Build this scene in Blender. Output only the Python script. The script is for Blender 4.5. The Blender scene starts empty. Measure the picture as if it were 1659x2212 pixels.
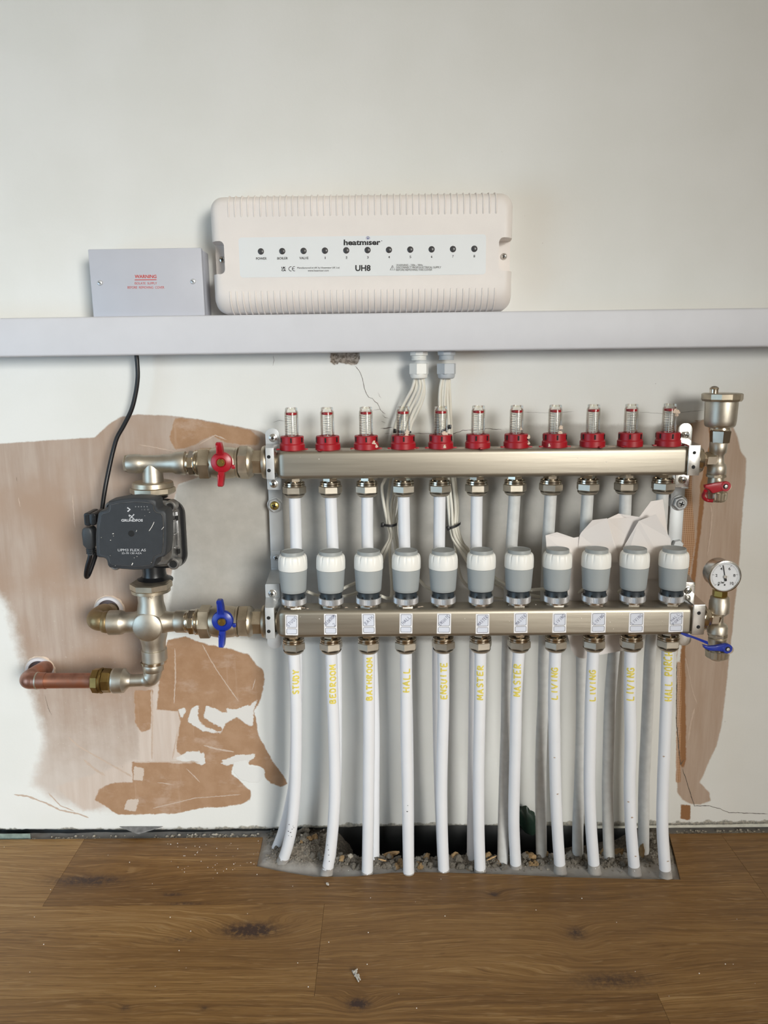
import bpy, bmesh, math, random
import numpy as np
from mathutils import Vector, Matrix, Quaternion, noise as mnoise
random.seed(7)
PI = math.pi
sc = bpy.context.scene
COL = sc.collection

# ------------------------------------------------------------------ camera
IW, IH, FPX = 1659.0, 2212.0, 1660.0
CAM = Vector((0.0, -1.09, 0.724))
PITCH, ROLL = math.radians(11.0), math.radians(0.5)
cd = bpy.data.cameras.new('camera')
cam = bpy.data.objects.new('camera', cd)
COL.objects.link(cam)
cd.sensor_fit = 'HORIZONTAL'
cd.sensor_width = 36.0
cd.lens = 36.0 * FPX / IW
cd.clip_start = 0.02
Rm = Matrix.Rotation(PI/2 - PITCH, 3, 'X') @ Matrix.Rotation(-ROLL, 3, 'Z')
cam.location = CAM
cam.rotation_euler = Rm.to_euler()
sc.camera = cam

# ------------------------------------------------------------------ world, windows, exposure
def lin(r, g, b):
    return tuple(((c/255.0)/12.92 if c/255.0 <= 0.04045 else ((c/255.0+0.055)/1.055)**2.4) for c in (r, g, b)) + (1.0,)

w = bpy.data.worlds.new('room_light'); sc.world = w; w.use_nodes = True
wn = w.node_tree.nodes; wl = w.node_tree.links
wn.clear()
wo = wn.new('ShaderNodeOutputWorld'); bg = wn.new('ShaderNodeBackground')
tc = wn.new('ShaderNodeTexCoord'); sx = wn.new('ShaderNodeSeparateXYZ'); mr = wn.new('ShaderNodeMapRange')
rp = wn.new('ShaderNodeValToRGB')
wl.new(tc.outputs['Generated'], sx.inputs[0]); wl.new(sx.outputs['Z'], mr.inputs['Value'])
mr.inputs['From Min'].default_value = -1; mr.inputs['From Max'].default_value = 1
wl.new(mr.outputs[0], rp.inputs[0])
rp.color_ramp.elements[0].position = 0.40; rp.color_ramp.elements[0].color = (0.20, 0.16, 0.115, 1)
rp.color_ramp.elements[1].position = 0.62; rp.color_ramp.elements[1].color = (0.70, 0.60, 0.445, 1)
wl.new(rp.outputs[0], bg.inputs[0]); bg.inputs[1].default_value = 0.42
wl.new(bg.outputs[0], wo.inputs[0])

def area(name, loc, target, sx_, sy_, energy, col):
    ld = bpy.data.lights.new(name, 'AREA'); ld.shape = 'RECTANGLE'; ld.size = sx_; ld.size_y = sy_
    ld.energy = energy; ld.color = col
    o = bpy.data.objects.new(name, ld); COL.objects.link(o); o.location = loc
    o.rotation_euler = (Vector(target) - Vector(loc)).to_track_quat('-Z', 'Y').to_euler()
    return o
k_ = area('window_light_right', (1.6, -3.7, 1.3), (-0.5, 0, 0.30), 1.25, 1.4, 10.3, (1.0, 0.985, 0.93)); k_.data.spread = math.radians(41)
area('window_light_left', (-1.5, -1.1, 0.5), (-0.5, 0, 0.30), 0.9, 0.9, 10.0, (0.50, 0.76, 1.0))
sc.view_settings.view_transform = 'Standard'
sc.view_settings.look = 'None'
sc.view_settings.gamma = 1.0
sc.view_settings.exposure = 0.0
sc.view_settings.use_curve_mapping = False

# ------------------------------------------------------------------ from the photograph's pixels to points in the room
def ray(px, py):
    return (Rm @ Vector(((px - IW/2)/FPX, -(py - IH/2)/FPX, -1.0))).normalized()
def P(px, py, Y=0.0):
    d = ray(px, py); t = (Y - CAM.y)/d.y
    return CAM + d*t
def G(px, py, Z=0.0):
    d = ray(px, py); t = (Z - CAM.z)/d.z
    return CAM + d*t
def mpp(px, py, Y):
    a = P(px, py, Y); return (a - CAM).dot(Rm @ Vector((0, 0, -1)))/FPX

# ------------------------------------------------------------------ materials
def new_mat(name):
    m = bpy.data.materials.new(name); m.use_nodes = True
    return m, m.node_tree.nodes, m.node_tree.links, m.node_tree.nodes['Principled BSDF']
def mat(name, col, rough=0.5, metal=0.0, var=0.08, vscale=30.0, bump=0.0, bscale=200.0, stretch=(1, 1, 1), spec=0.5, rvar=0.0, coat=0.0):
    m, n, l, b = new_mat(name)
    c = lin(*col)
    b.inputs['Roughness'].default_value = rough; b.inputs['Metallic'].default_value = metal
    b.inputs['Specular IOR Level'].default_value = spec
    if coat: b.inputs['Coat Weight'].default_value = coat
    t = n.new('ShaderNodeTexCoord'); mp = n.new('ShaderNodeMapping'); mp.inputs['Scale'].default_value = stretch
    l.new(t.outputs['Object'], mp.inputs[0])
    nz = n.new('ShaderNodeTexNoise'); nz.inputs['Scale'].default_value = vscale; nz.inputs['Detail'].default_value = 4
    l.new(mp.outputs[0], nz.inputs['Vector'])
    r = n.new('ShaderNodeValToRGB')
    r.color_ramp.elements[0].position = 0.3; r.color_ramp.elements[1].position = 0.7
    r.color_ramp.elements[0].color = tuple(x*(1-var) for x in c[:3]) + (1,)
    r.color_ramp.elements[1].color = tuple(min(1, x*(1+var)) for x in c[:3]) + (1,)
    l.new(nz.outputs[0], r.inputs[0]); l.new(r.outputs[0], b.inputs['Base Color'])
    if rvar:
        q = n.new('ShaderNodeMapRange'); q.inputs['To Min'].default_value = max(0.02, rough-rvar); q.inputs['To Max'].default_value = rough+rvar
        l.new(nz.outputs[0], q.inputs[0]); l.new(q.outputs[0], b.inputs['Roughness'])
    if bump:
        nb = n.new('ShaderNodeTexNoise'); nb.inputs['Scale'].default_value = bscale; nb.inputs['Detail'].default_value = 5
        l.new(mp.outputs[0], nb.inputs['Vector'])
        bp = n.new('ShaderNodeBump'); bp.inputs['Strength'].default_value = bump; bp.inputs['Distance'].default_value = 0.001
        l.new(nb.outputs[0], bp.inputs['Height']); l.new(bp.outputs[0], b.inputs['Normal'])
    return m
M = {}
M['pvc'] = mat('white_pvc', (208, 209, 215), 0.5, var=0.02)
M['boxgrey'] = mat('grey_box_plastic', (190, 192, 201), 0.45, var=0.02, bump=0.05, bscale=900)
M['cream'] = mat('cream_plastic', (229, 223, 219), 0.5, var=0.02, bump=0.12, bscale=1200)
M['platewhite'] = mat('label_plate', (224, 227, 229), 0.45, var=0.01)
M['black_ink'] = mat('black_ink', (22, 22, 26), 0.6)
M['blue_ink'] = mat('blue_ink', (42, 48, 130), 0.6)
M['pen_ink'] = mat('pen_ink', (52, 54, 96), 0.6)
M['red_ink'] = mat('red_ink', (200, 62, 52), 0.6)
M['yellow_ink'] = mat('yellow_marker', (222, 205, 98), 0.6, var=0.18, vscale=400)
M['led_dark'] = mat('dark_lens', (70, 70, 72), 0.3)
M['steel'] = mat('brushed_steel', (176, 169, 156), 0.46, 1.0, var=0.10, vscale=60, bump=0.10, bscale=260, stretch=(0.06, 1, 1), rvar=0.06)
M['chrome'] = mat('bright_plate', (212, 210, 206), 0.24, 1.0, var=0.04, rvar=0.05)
M['zinc'] = mat('zinc_plate', (204, 208, 211), 0.42, 0.45, var=0.06, rvar=0.08)
M['nickel'] = mat('nickel', (206, 196, 180), 0.21, 1.0, var=0.05, vscale=90, rvar=0.05)
M['castnickel'] = mat('cast_nickel', (198, 191, 178), 0.44, 1.0, var=0.08, vscale=80, bump=0.13, bscale=1500, rvar=0.08)
M['dustynickel'] = mat('dusty_nickel', (188, 177, 158), 0.38, 0.9, var=0.16, vscale=70, bump=0.10, bscale=1200, rvar=0.12)
M['brass'] = mat('aged_brass', (150, 126, 78), 0.36, 1.0, var=0.2, vscale=80, rvar=0.1)
M['oldbrass'] = mat('dusty_brass', (150, 130, 96), 0.45, 0.85, var=0.2, vscale=60, bump=0.25, bscale=300, rvar=0.1)
M['goldbrass'] = mat('yellow_brass', (190, 166, 96), 0.3, 1.0, var=0.1)
M['pipe'] = mat('white_pipe', (228, 230, 235), 0.33, var=0.02, vscale=20)
M['oldpipe'] = mat('dusty_white_pipe', (206, 207, 206), 0.42, var=0.07, vscale=90)
M['greycap'] = mat('grey_plastic', (150, 154, 154), 0.5, var=0.03)
M['greybody'] = mat('light_grey_plastic', (158, 164, 166), 0.5, var=0.02)
M['whiteplastic'] = mat('white_plastic', (236, 236, 232), 0.42, var=0.01)
M['darkneck'] = mat('dark_slate_plastic', (44, 52, 58), 0.35)
M['knurl'] = mat('aluminium', (214, 216, 220), 0.36, 0.85, var=0.05)
M['red'] = mat('red_plastic', (158, 18, 32), 0.42, var=0.10, vscale=60)
M['redpaint'] = mat('red_painted_metal', (162, 22, 38), 0.33, var=0.06, vscale=60)
M['bluepaint'] = mat('blue_painted_metal', (24, 48, 148), 0.3, var=0.12, vscale=60)
M['black'] = mat('black_plastic', (26, 27, 30), 0.4, var=0.1)
M['pumpface'] = mat('matt_black_face', (47, 50, 54), 0.5, var=0.08, vscale=120, bump=0.1, bscale=900)
M['pumpframe'] = mat('matt_black_frame', (50, 53, 57), 0.55, var=0.06, vscale=80)
M['pumpmetal'] = mat('dark_cast_metal', (160, 160, 160), 0.34, 0.85, var=0.35, vscale=90, bump=0.2, bscale=300, rvar=0.1)
M['blackiron'] = mat('black_coated_iron', (24, 25, 27), 0.33, var=0.12)
M['printgrey'] = mat('light_grey_print', (196, 198, 202), 0.5)
M['dimprint'] = mat('dim_grey_print', (120, 122, 124), 0.5)
M['rubber'] = mat('black_cable', (12, 12, 17), 0.38)
M['whitecable'] = mat('white_cable', (222, 219, 208), 0.42, var=0.03)
M['glandwhite'] = mat('gland_white', (228, 229, 226), 0.42, var=0.01)
M['glandgrey'] = mat('gland_grey', (178, 184, 190), 0.42, var=0.01)
M['paper'] = mat('sticker_paper', (236, 236, 240), 0.6, var=0.01)
M['framefill'] = mat('sticker_grey', (214, 218, 230), 0.6, var=0.01)
M['card'] = mat('thin_card', (226, 220, 217), 0.7, var=0.03, vscale=12)
M['plaster_bit'] = mat('plaster_fleck', (216, 196, 178), 0.8, var=0.08, vscale=200, bump=0.4)
M['whitefleck'] = mat('white_paint_fleck', (232, 228, 222), 0.8)
M['sleeve'] = mat('white_sleeve', (226, 224, 228), 0.45, var=0.03)
M['membrane'] = mat('black_membrane', (17, 19, 20), 0.4, var=0.2, bump=0.3, bscale=60)
M['greenfilm'] = mat('dark_green_film', (34, 52, 42), 0.3, var=0.3, bump=0.4, bscale=60)
M['darkhole'] = mat('dark_recess', (14, 14, 15), 0.7)
M['stone_grey'] = mat('grey_rubble', (132, 126, 116), 0.9, var=0.25, vscale=180, bump=0.8, bscale=500)
M['stone_tan'] = mat('tan_stone', (150, 124, 88), 0.85, var=0.25, vscale=120, bump=0.5, bscale=400)
M['stone_pale'] = mat('pale_stone', (196, 188, 174), 0.85, var=0.18, vscale=120, bump=0.5, bscale=400)
M['splinter'] = mat('wood_splinter', (190, 158, 116), 0.8, var=0.15, vscale=150)
M['lint'] = mat('grey_lint', (190, 186, 178), 0.95)
M['galv'] = mat('dusty_galvanised_bead', (160, 176, 168), 0.55, 0.5, var=0.2, vscale=120)
M['gaugeface'] = mat('gauge_dial', (222, 224, 228), 0.5, var=0.01)
# copper with dull, dusty and bright patches
def copper():
    m, n, l, b = new_mat('copper')
    t = n.new('ShaderNodeTexCoord'); nz = n.new('ShaderNodeTexNoise'); nz.inputs['Scale'].default_value = 45; nz.inputs['Detail'].default_value = 5
    l.new(t.outputs['Object'], nz.inputs['Vector'])
    r = n.new('ShaderNodeValToRGB'); e = r.color_ramp.elements
    e[0].position = 0.32; e[0].color = lin(136, 96, 82); e[1].position = 0.7; e[1].color = lin(178, 116, 88)
    k = e.new(0.5); k.color = lin(166, 122, 106)
    l.new(nz.outputs[0], r.inputs[0]); l.new(r.outputs[0], b.inputs['Base Color'])
    b.inputs['Metallic'].default_value = 0.85; b.inputs['Roughness'].default_value = 0.38
    return m
M['copper'] = copper()
# clear plastic of the flow meter tubes
def clear():
    m, n, l, b = new_mat('clear_plastic')
    out = n['Material Output']
    tr = n.new('ShaderNodeBsdfTransparent'); tr.inputs[0].default_value = (0.975, 0.965, 0.93, 1)
    fr = n.new('ShaderNodeFresnel'); fr.inputs[0].default_value = 1.45
    b.inputs['Base Color'].default_value = lin(225, 220, 205); b.inputs['Roughness'].default_value = 0.12
    ad = n.new('ShaderNodeMath'); ad.operation = 'MULTIPLY_ADD'; ad.inputs[1].default_value = 0.75; ad.inputs[2].default_value = 0.0
    b.inputs['Metallic'].default_value = 1.0; b.inputs['Base Color'].default_value = (1, 1, 1, 1)
    l.new(fr.outputs[0], ad.inputs[0])
    mx = n.new('ShaderNodeMixShader'); l.new(ad.outputs[0], mx.inputs[0]); l.new(tr.outputs[0], mx.inputs[1]); l.new(b.outputs[0], mx.inputs[2])
    l.new(mx.outputs[0], out.inputs[0])
    return m
M['clear'] = clear()

# node arithmetic for the big procedural surfaces
class NT:
    def __init__(s, n, l): s.n = n; s.l = l
    def put(s, sock, v):
        if hasattr(v, 'links') or isinstance(v, bpy.types.NodeSocket): s.l.new(v, sock)
        else: sock.default_value = v
    def m(s, op, a, b=None, c=None, clamp=False):
        x = s.n.new('ShaderNodeMath'); x.operation = op; x.use_clamp = clamp
        s.put(x.inputs[0], a)
        if b is not None: s.put(x.inputs[1], b)
        if c is not None: s.put(x.inputs[2], c)
        return x.outputs[0]
    def vec(s, x, y, z):
        v = s.n.new('ShaderNodeCombineXYZ')
        for i, q in enumerate((x, y, z)): s.put(v.inputs[i], q)
        return v.outputs[0]
    def noise(s, v, scale, detail=4, rough=0.5):
        x = s.n.new('ShaderNodeTexNoise'); s.l.new(v, x.inputs['Vector'])
        x.inputs['Scale'].default_value = scale; x.inputs['Detail'].default_value = detail; x.inputs['Roughness'].default_value = rough
        return x.outputs[0]
    def attr(s, name):
        x = s.n.new('ShaderNodeAttribute'); x.attribute_name = name; return x.outputs['Fac']
    def ramp(s, v, lo, hi, smooth=True):
        x = s.n.new('ShaderNodeMapRange'); x.interpolation_type = 'SMOOTHSTEP' if smooth else 'LINEAR'
        s.put(x.inputs['Value'], v); x.inputs['From Min'].default_value = lo; x.inputs['From Max'].default_value = hi
        return x.outputs[0]
    def mix(s, f, a, b):
        x = s.n.new('ShaderNodeMix'); x.data_type = 'RGBA'
        s.put(x.inputs['Factor'], f); s.put(x.inputs[6], a); s.put(x.inputs[7], b)
        return x.outputs[2]

# ------------------------------------------------------------------ mesh helpers
def nb(): return bmesh.new()
def org(parent):
    v = Vector((0, 0, 0))
    while parent is not None: v = v + parent.location; parent = parent.parent
    return v
def obj(name, bm, material, parent=None, smooth=True, ang=32, loc=None):
    me = bpy.data.meshes.new(name)
    o = bpy.data.objects.new(name, me); COL.objects.link(o)
    if parent is not None: o.parent = parent
    base = org(parent)
    if parent is None and loc is not None: o.location = loc; base = Vector(loc)
    bmesh.ops.translate(bm, verts=bm.verts, vec=-base)
    bmesh.ops.recalc_face_normals(bm, faces=bm.faces)
    bm.to_mesh(me); bm.free()
    for x in (material if isinstance(material, (list, tuple)) else [material]): me.materials.append(M[x] if isinstance(x, str) else x)
    if smooth:
        me.shade_smooth(); me.set_sharp_from_angle(angle=math.radians(ang))
    return o
def tag(o, label, cat, group=None, kind=None):
    o['label'] = label; o['category'] = cat
    if group: o['group'] = group
    if kind: o['kind'] = kind
    return o
def thing(name, label, cat, loc, group=None):
    o = bpy.data.objects.new(name, None); COL.objects.link(o); o.location = loc
    o.empty_display_size = 0.01
    return tag(o, label, cat, group)
def dup(root, loc, label, rz=0.0, tilt=(0, 0)):
    r = root.copy(); COL.objects.link(r); r.location = loc; r.rotation_euler = (tilt[0], tilt[1], rz); r['label'] = label
    for ch in list(root.children):
        c = ch.copy(); COL.objects.link(c); c.parent = r
        for g in list(ch.children):
            d = g.copy(); COL.objects.link(d); d.parent = c
    return r
def lathe(bm, prof, c, axis=(0, 0, 1), segs=40, start=0.0, cap=True, ripple=None):
    """prof: (radius, height along axis)"""
    q = Vector((0, 0, 1)).rotation_difference(Vector(axis).normalized()).to_matrix()
    c = Vector(c); rings = []
    for k, (r, h) in enumerate(prof):
        if r <= 1e-7: rings.append([bm.verts.new(c + q @ Vector((0, 0, h)))]); continue
        ring = []
        for i in range(segs):
            a = start + 2*PI*i/segs; rr = r*(ripple(i, k) if ripple else 1.0)
            ring.append(bm.verts.new(c + q @ Vector((rr*math.cos(a), rr*math.sin(a), h))))
        rings.append(ring)
    for A, B in zip(rings, rings[1:]):
        if len(A) == 1 and len(B) == 1: continue
        for i in range(segs):
            j = (i+1) % segs
            if len(A) == 1: bm.faces.new((A[0], B[j], B[i]))
            elif len(B) == 1: bm.faces.new((A[i], A[j], B[0]))
            else: bm.faces.new((A[i], A[j], B[j], B[i]))
    if cap:
        if len(rings[0]) > 1: bm.faces.new(list(reversed(rings[0])))
        if len(rings[-1]) > 1: bm.faces.new(rings[-1])
    return bm
def hexprof(r, h0, h1, ch=0.0012):
    return [(r*0.9, h0), (r, h0+ch), (r, h1-ch), (r*0.9, h1)]
def spline(pts, n=10):
    pts = [Vector(p) for p in pts]
    if len(pts) < 3: return [pts[0].lerp(pts[-1], i/n) for i in range(n+1)]
    out = []
    ext = [pts[0]*2 - pts[1]] + pts + [pts[-1]*2 - pts[-2]]
    for i in range(1, len(ext)-2):
        p0, p1, p2, p3 = ext[i-1:i+3]
        for k in range(n):
            t = k/n
            out.append(0.5*((2*p1) + (p2-p0)*t + (2*p0-5*p1+4*p2-p3)*t*t + (3*p1-p0-3*p2+p3)*t**3))
    out.append(pts[-1]); return out
def tube(bm, pts, r, segs=16, cap=True, rad=None):
    pts = [Vector(p) for p in pts]
    t0 = (pts[1]-pts[0]).normalized()
    up = Vector((0, 0, 1)) if abs(t0.z) < 0.9 else Vector((1, 0, 0))
    nrm = (up - t0*up.dot(t0)).normalized(); rings = []; pt = t0
    for i, p in enumerate(pts):
        t = (pts[min(i+1, len(pts)-1)] - pts[max(i-1, 0)]).normalized()
        nrm = pt.rotation_difference(t) @ nrm; nrm = (nrm - t*nrm.dot(t)).normalized(); pt = t
        bi = t.cross(nrm); rr = rad(i/(len(pts)-1)) if rad else r
        rings.append([bm.verts.new(p + (nrm*math.cos(2*PI*k/segs) + bi*math.sin(2*PI*k/segs))*rr) for k in range(segs)])
    for A, B in zip(rings, rings[1:]):
        for k in range(segs):
            j = (k+1) % segs; bm.faces.new((A[k], A[j], B[j], B[k]))
    if cap: bm.faces.new(list(reversed(rings[0]))); bm.faces.new(rings[-1])
    return bm
def rbox(bm, c, size, bev=0.0, segs=2, rot=None):
    t = bmesh.new(); bmesh.ops.create_cube(t, size=1.0)
    bmesh.ops.scale(t, vec=size, verts=t.verts)
    if bev: bmesh.ops.bevel(t, geom=list(t.edges), offset=bev, segments=segs, profile=0.5, affect='EDGES')
    if rot is not None: bmesh.ops.rotate(t, cent=(0, 0, 0), matrix=rot, verts=t.verts)
    bmesh.ops.translate(t, vec=c, verts=t.verts); merge(bm, t)
    return bm
def merge(bm, t):
    mp = {v: bm.verts.new(v.co) for v in t.verts}
    for f in t.faces:
        try:
            g = bm.faces.new([mp[v] for v in f.verts]); g.material_index = f.material_index
        except ValueError: pass
    t.free()
def loft(bm, loops, cap=(True, True)):
    R = [[bm.verts.new(p) for p in lp] for lp in loops]; n = len(R[0])
    for A, B in zip(R, R[1:]):
        for i in range(n):
            j = (i+1) % n; bm.faces.new((A[i], A[j], B[j], B[i]))
    if cap[0]: bm.faces.new(list(reversed(R[0])))
    if cap[1]: bm.faces.new(R[-1])
    return bm
def prism(bm, poly, y0, y1, bev=0.0):
    """poly of (x, z); from y0 (front) to y1 (back)"""
    t = bmesh.new(); loft(t, [[Vector((x, y, z)) for x, z in poly] for y in (y0, y1)])
    if bev:
        bmesh.ops.recalc_face_normals(t, faces=t.faces)
        e = [e for e in t.edges if all(abs(v.co.y-y0) < 1e-7 for v in e.verts)]
        bmesh.ops.bevel(t, geom=e, offset=bev, segments=3, profile=0.5, affect='EDGES', clamp_overlap=True)
    merge(bm, t); return bm
def rrect(x0, x1, z0, z1, r, n=6):
    out = []
    for cx, cz, a0 in ((x1-r, z1-r, 0), (x0+r, z1-r, 90), (x0+r, z0+r, 180), (x1-r, z0+r, 270)):
        for k in range(n+1):
            a = math.radians(a0 + 90*k/n); out.append((cx + r*math.cos(a), cz + r*math.sin(a)))
    return out
def hexa(bm, f4, b4):
    return loft(bm, [f4, b4])
def lathe_h(bm, Y, prof, y0, y1, segs=40, start=0.0):
    """horizontal turned piece; prof (pixel x, pixel radius); its axis runs through pixel heights y0..y1"""
    a = P(prof[0][0], y0, Y); b = P(prof[-1][0], y1, Y); ax = (b-a); L = ax.length; ax.normalize()
    k = mpp((prof[0][0]+prof[-1][0])/2, (y0+y1)/2, Y)
    pr = [(r*k, L*(x-prof[0][0])/(prof[-1][0]-prof[0][0])) for x, r in prof]
    return lathe(bm, pr, a, ax, segs, start)
def lathe_v(bm, Y, prof, xt, xb=None, segs=40, start=0.0, ripple=None):
    """upright turned piece; prof (pixel y, pixel radius) from top to bottom; upright through the mean pixel column"""
    ym = (prof[0][0]+prof[-1][0])/2; xm = xt if xb is None else (xt+xb)/2
    c = P(xm, ym, Y); k = mpp(xm, ym, Y)
    pr = [(r*k, P(xm, y, Y).z) for y, r in reversed(prof)]
    return lathe(bm, pr, (c.x, c.y, 0), (0, 0, 1), segs, start, ripple=ripple)
# lettering: built-in font outlines turned into thin meshes standing on a plane y = Y
def text_bm(bm, s, x0, y0, x1, y1, Y, bold=0.0, sl=0.0, extrude=0.0001):
    """fills the pixel box (x0,y0 top-left; x1,y1 bottom-right) on the plane y=Y"""
    cu = bpy.data.curves.new('t', 'FONT'); cu.body = s; cu.size = 1.0; cu.offset = bold; cu.resolution_u = 3
    o = bpy.data.objects.new('t', cu); COL.objects.link(o)
    dg = bpy.context.evaluated_depsgraph_get(); me = bpy.data.meshes.new_from_object(o.evaluated_get(dg))
    xs = [v.co.x for v in me.vertices]; ys = [v.co.y for v in me.vertices]
    a, b, c, d = min(xs), max(xs), min(ys), max(ys)
    tl, tr, bl = P(x0, y0, Y), P(x1, y0 - sl*(x1-x0), Y), P(x0, y1, Y)
    t = bmesh.new(); t.from_mesh(me)
    for v in t.verts:
        u = (v.co.x-a)/(b-a); q = (d-v.co.y)/(d-c)
        v.co = tl + (tr-tl)*u + (bl-tl)*q
    r = bmesh.ops.extrude_face_region(t, geom=list(t.faces))
    bmesh.ops.translate(t, vec=(0, -extrude, 0), verts=[e for e in r['geom'] if isinstance(e, bmesh.types.BMVert)])
    merge(bm, t)
    COL.objects.unlink(o); bpy.data.objects.remove(o); bpy.data.curves.remove(cu); bpy.data.meshes.remove(me)
    return bm
GL = {'S': [[(.9, .85), (.5, 1), (.15, .8), (.35, .55), (.75, .45), (.85, .2), (.5, 0), (.1, .12)]], 'T': [[(0, 1), (1, .97)], [(.5, 1), (.45, 0)]],
      'U': [[(.08, 1), (.1, .25), (.4, 0), (.8, .2), (.9, 1)]], 'D': [[(.12, 0), (.15, 1), (.7, .85), (.9, .45), (.65, .1), (.1, 0)]],
      'Y': [[(0, 1), (.5, .5)], [(1, 1), (.5, .5), (.35, -.05)]], 'B': [[(.12, 0), (.15, 1), (.7, .95), (.75, .65), (.2, .53), (.85, .4), (.8, .08), (.12, 0)]],
      'E': [[(.9, 1), (.15, .98), (.12, 0), (.9, .03)], [(.13, .52), (.75, .54)]], 'R': [[(.12, 0), (.15, 1), (.75, .95), (.8, .65), (.2, .5), (.9, 0)]],
      'O': [[(.5, 1), (.12, .75), (.12, .25), (.5, 0), (.88, .25), (.88, .75), (.5, 1)]], 'M': [[(.05, 0), (.12, 1), (.5, .35), (.88, 1), (.95, 0)]],
      'A': [[(.05, 0), (.5, 1), (.95, 0)], [(.22, .38), (.8, .38)]], 'H': [[(.12, 0), (.12, 1)], [(.88, 0), (.88, 1)], [(.12, .5), (.88, .52)]],
      'L': [[(.15, 1), (.12, 0), (.9, .03)]], 'N': [[(.1, 0), (.12, 1), (.88, 0), (.9, 1)]], 'I': [[(.5, 1), (.5, 0)]], 'V': [[(0, 1), (.45, 0), (1, 1)]],
      'G': [[(.9, .85), (.5, 1), (.12, .7), (.15, .2), (.5, 0), (.88, .15), (.88, .48), (.55, .48)]], 'P': [[(.12, 0), (.15, 1), (.8, .92), (.82, .6), (.2, .48)]],
      'C': [[(.9, .85), (.5, 1), (.12, .7), (.12, .25), (.5, 0), (.9, .15)]], '2': [[(.1, .8), (.5, 1), (.85, .75), (.1, 0), (.9, .02)]], ' ': []}
def strokes(word, wob=0.06, rs=None):
    rs = rs or random.Random(word); n = len(word); out = []
    for i, ch in enumerate(word):
        dx, dy = rs.uniform(-wob, wob), rs.uniform(-wob, wob)
        for st in GL[ch]:
            out.append([((i + 0.1 + 0.8*x + dx)/n, y + dy + rs.uniform(-.03, .03)) for x, y in st])
    return out                                             # x along the word 0..1, y 0..1
def ribbon(bm, pts, wd, nrm):
    """thin raised stroke along 3-D points"""
    pts = [Vector(p) for p in pts]; L = []; R = []
    for i, p in enumerate(pts):
        t = (pts[min(i+1, len(pts)-1)] - pts[max(i-1, 0)]).normalized()
        s = t.cross(nrm(p) if callable(nrm) else nrm).normalized()*wd/2
        L.append(bm.verts.new(p+s)); R.append(bm.verts.new(p-s))
    for i in range(len(pts)-1): bm.faces.new((L[i], L[i+1], R[i+1], R[i]))
def dense(pts, step=0.12):
    out = [pts[0]]
    for a, b in zip(pts, pts[1:]):
        n = max(1, int(math.dist(a, b)/step))
        for k in range(1, n+1): out.append((a[0]+(b[0]-a[0])*k/n, a[1]+(b[1]-a[1])*k/n))
    return out
def screw_head(bm_head, bm_slot, c, r, nrm=(0, -1, 0), cross=True):
    lathe(bm_head, [(r, 0), (r, r*0.25), (r*0.85, r*0.5), (r*0.45, r*0.66), (0, r*0.7)], c, nrm, 24)
    q = Vector((0, -1, 0)).rotation_difference(Vector(nrm)).to_matrix()
    for a in ((0.35, 0.35+PI/2) if cross else (0.5,)):
        rbox(bm_slot, Vector(c) + Vector(nrm)*r*0.62, (r*1.1, r*0.25, r*0.24), rot=q @ Matrix.Rotation(a, 3, 'Y'))

# ------------------------------------------------------------------ the wall with its paint, plaster and bare board patches
def sdf(poly, X, Z):
    """signed distance (negative inside) of points to a polygon, metres"""
    d = np.full(X.shape, 1e9); inside = np.zeros(X.shape, bool); n = len(poly)
    for i in range(n):
        ax, az = poly[i]; bx, bz = poly[(i+1) % n]
        ex, ez = bx-ax, bz-az
        t = np.clip(((X-ax)*ex + (Z-az)*ez)/(ex*ex+ez*ez+1e-12), 0, 1)
        d = np.minimum(d, np.hypot(X-ax-t*ex, Z-az-t*ez))
        c = ((az > Z) != (bz > Z)) & (X < (bx-ax)*(Z-az)/(bz-az+1e-12) + ax)
        inside ^= c
    return np.where(inside, -d, d)
def wp(pts): return [(P(x, y, 0).x, P(x, y, 0).z) for x, y in pts]
ZB = lambda x: 0.0085 + 0.0016*math.sin(x*9+1) + 0.0012*mnoise.noise(Vector((x*40, 3, 0))) + 0.0007*mnoise.noise(Vector((x*160, 9, 0)))
fx = np.arange(-0.66, 0.66, 0.0025); fz = np.arange(0.012, 0.735, 0.0025)
gx = np.concatenate(([-2.6, -1.6, -1.0, -0.75], fx, [0.75, 1.0, 1.6, 2.6]))
gz = np.concatenate(([0.0], fz, [0.74, 0.8, 1.0, 1.4, 2.4]))
XX, ZZ = np.meshgrid(gx, gz)
ZZ = ZZ.copy(); ZZ[0, :] = [ZB(x) for x in gx]
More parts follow.
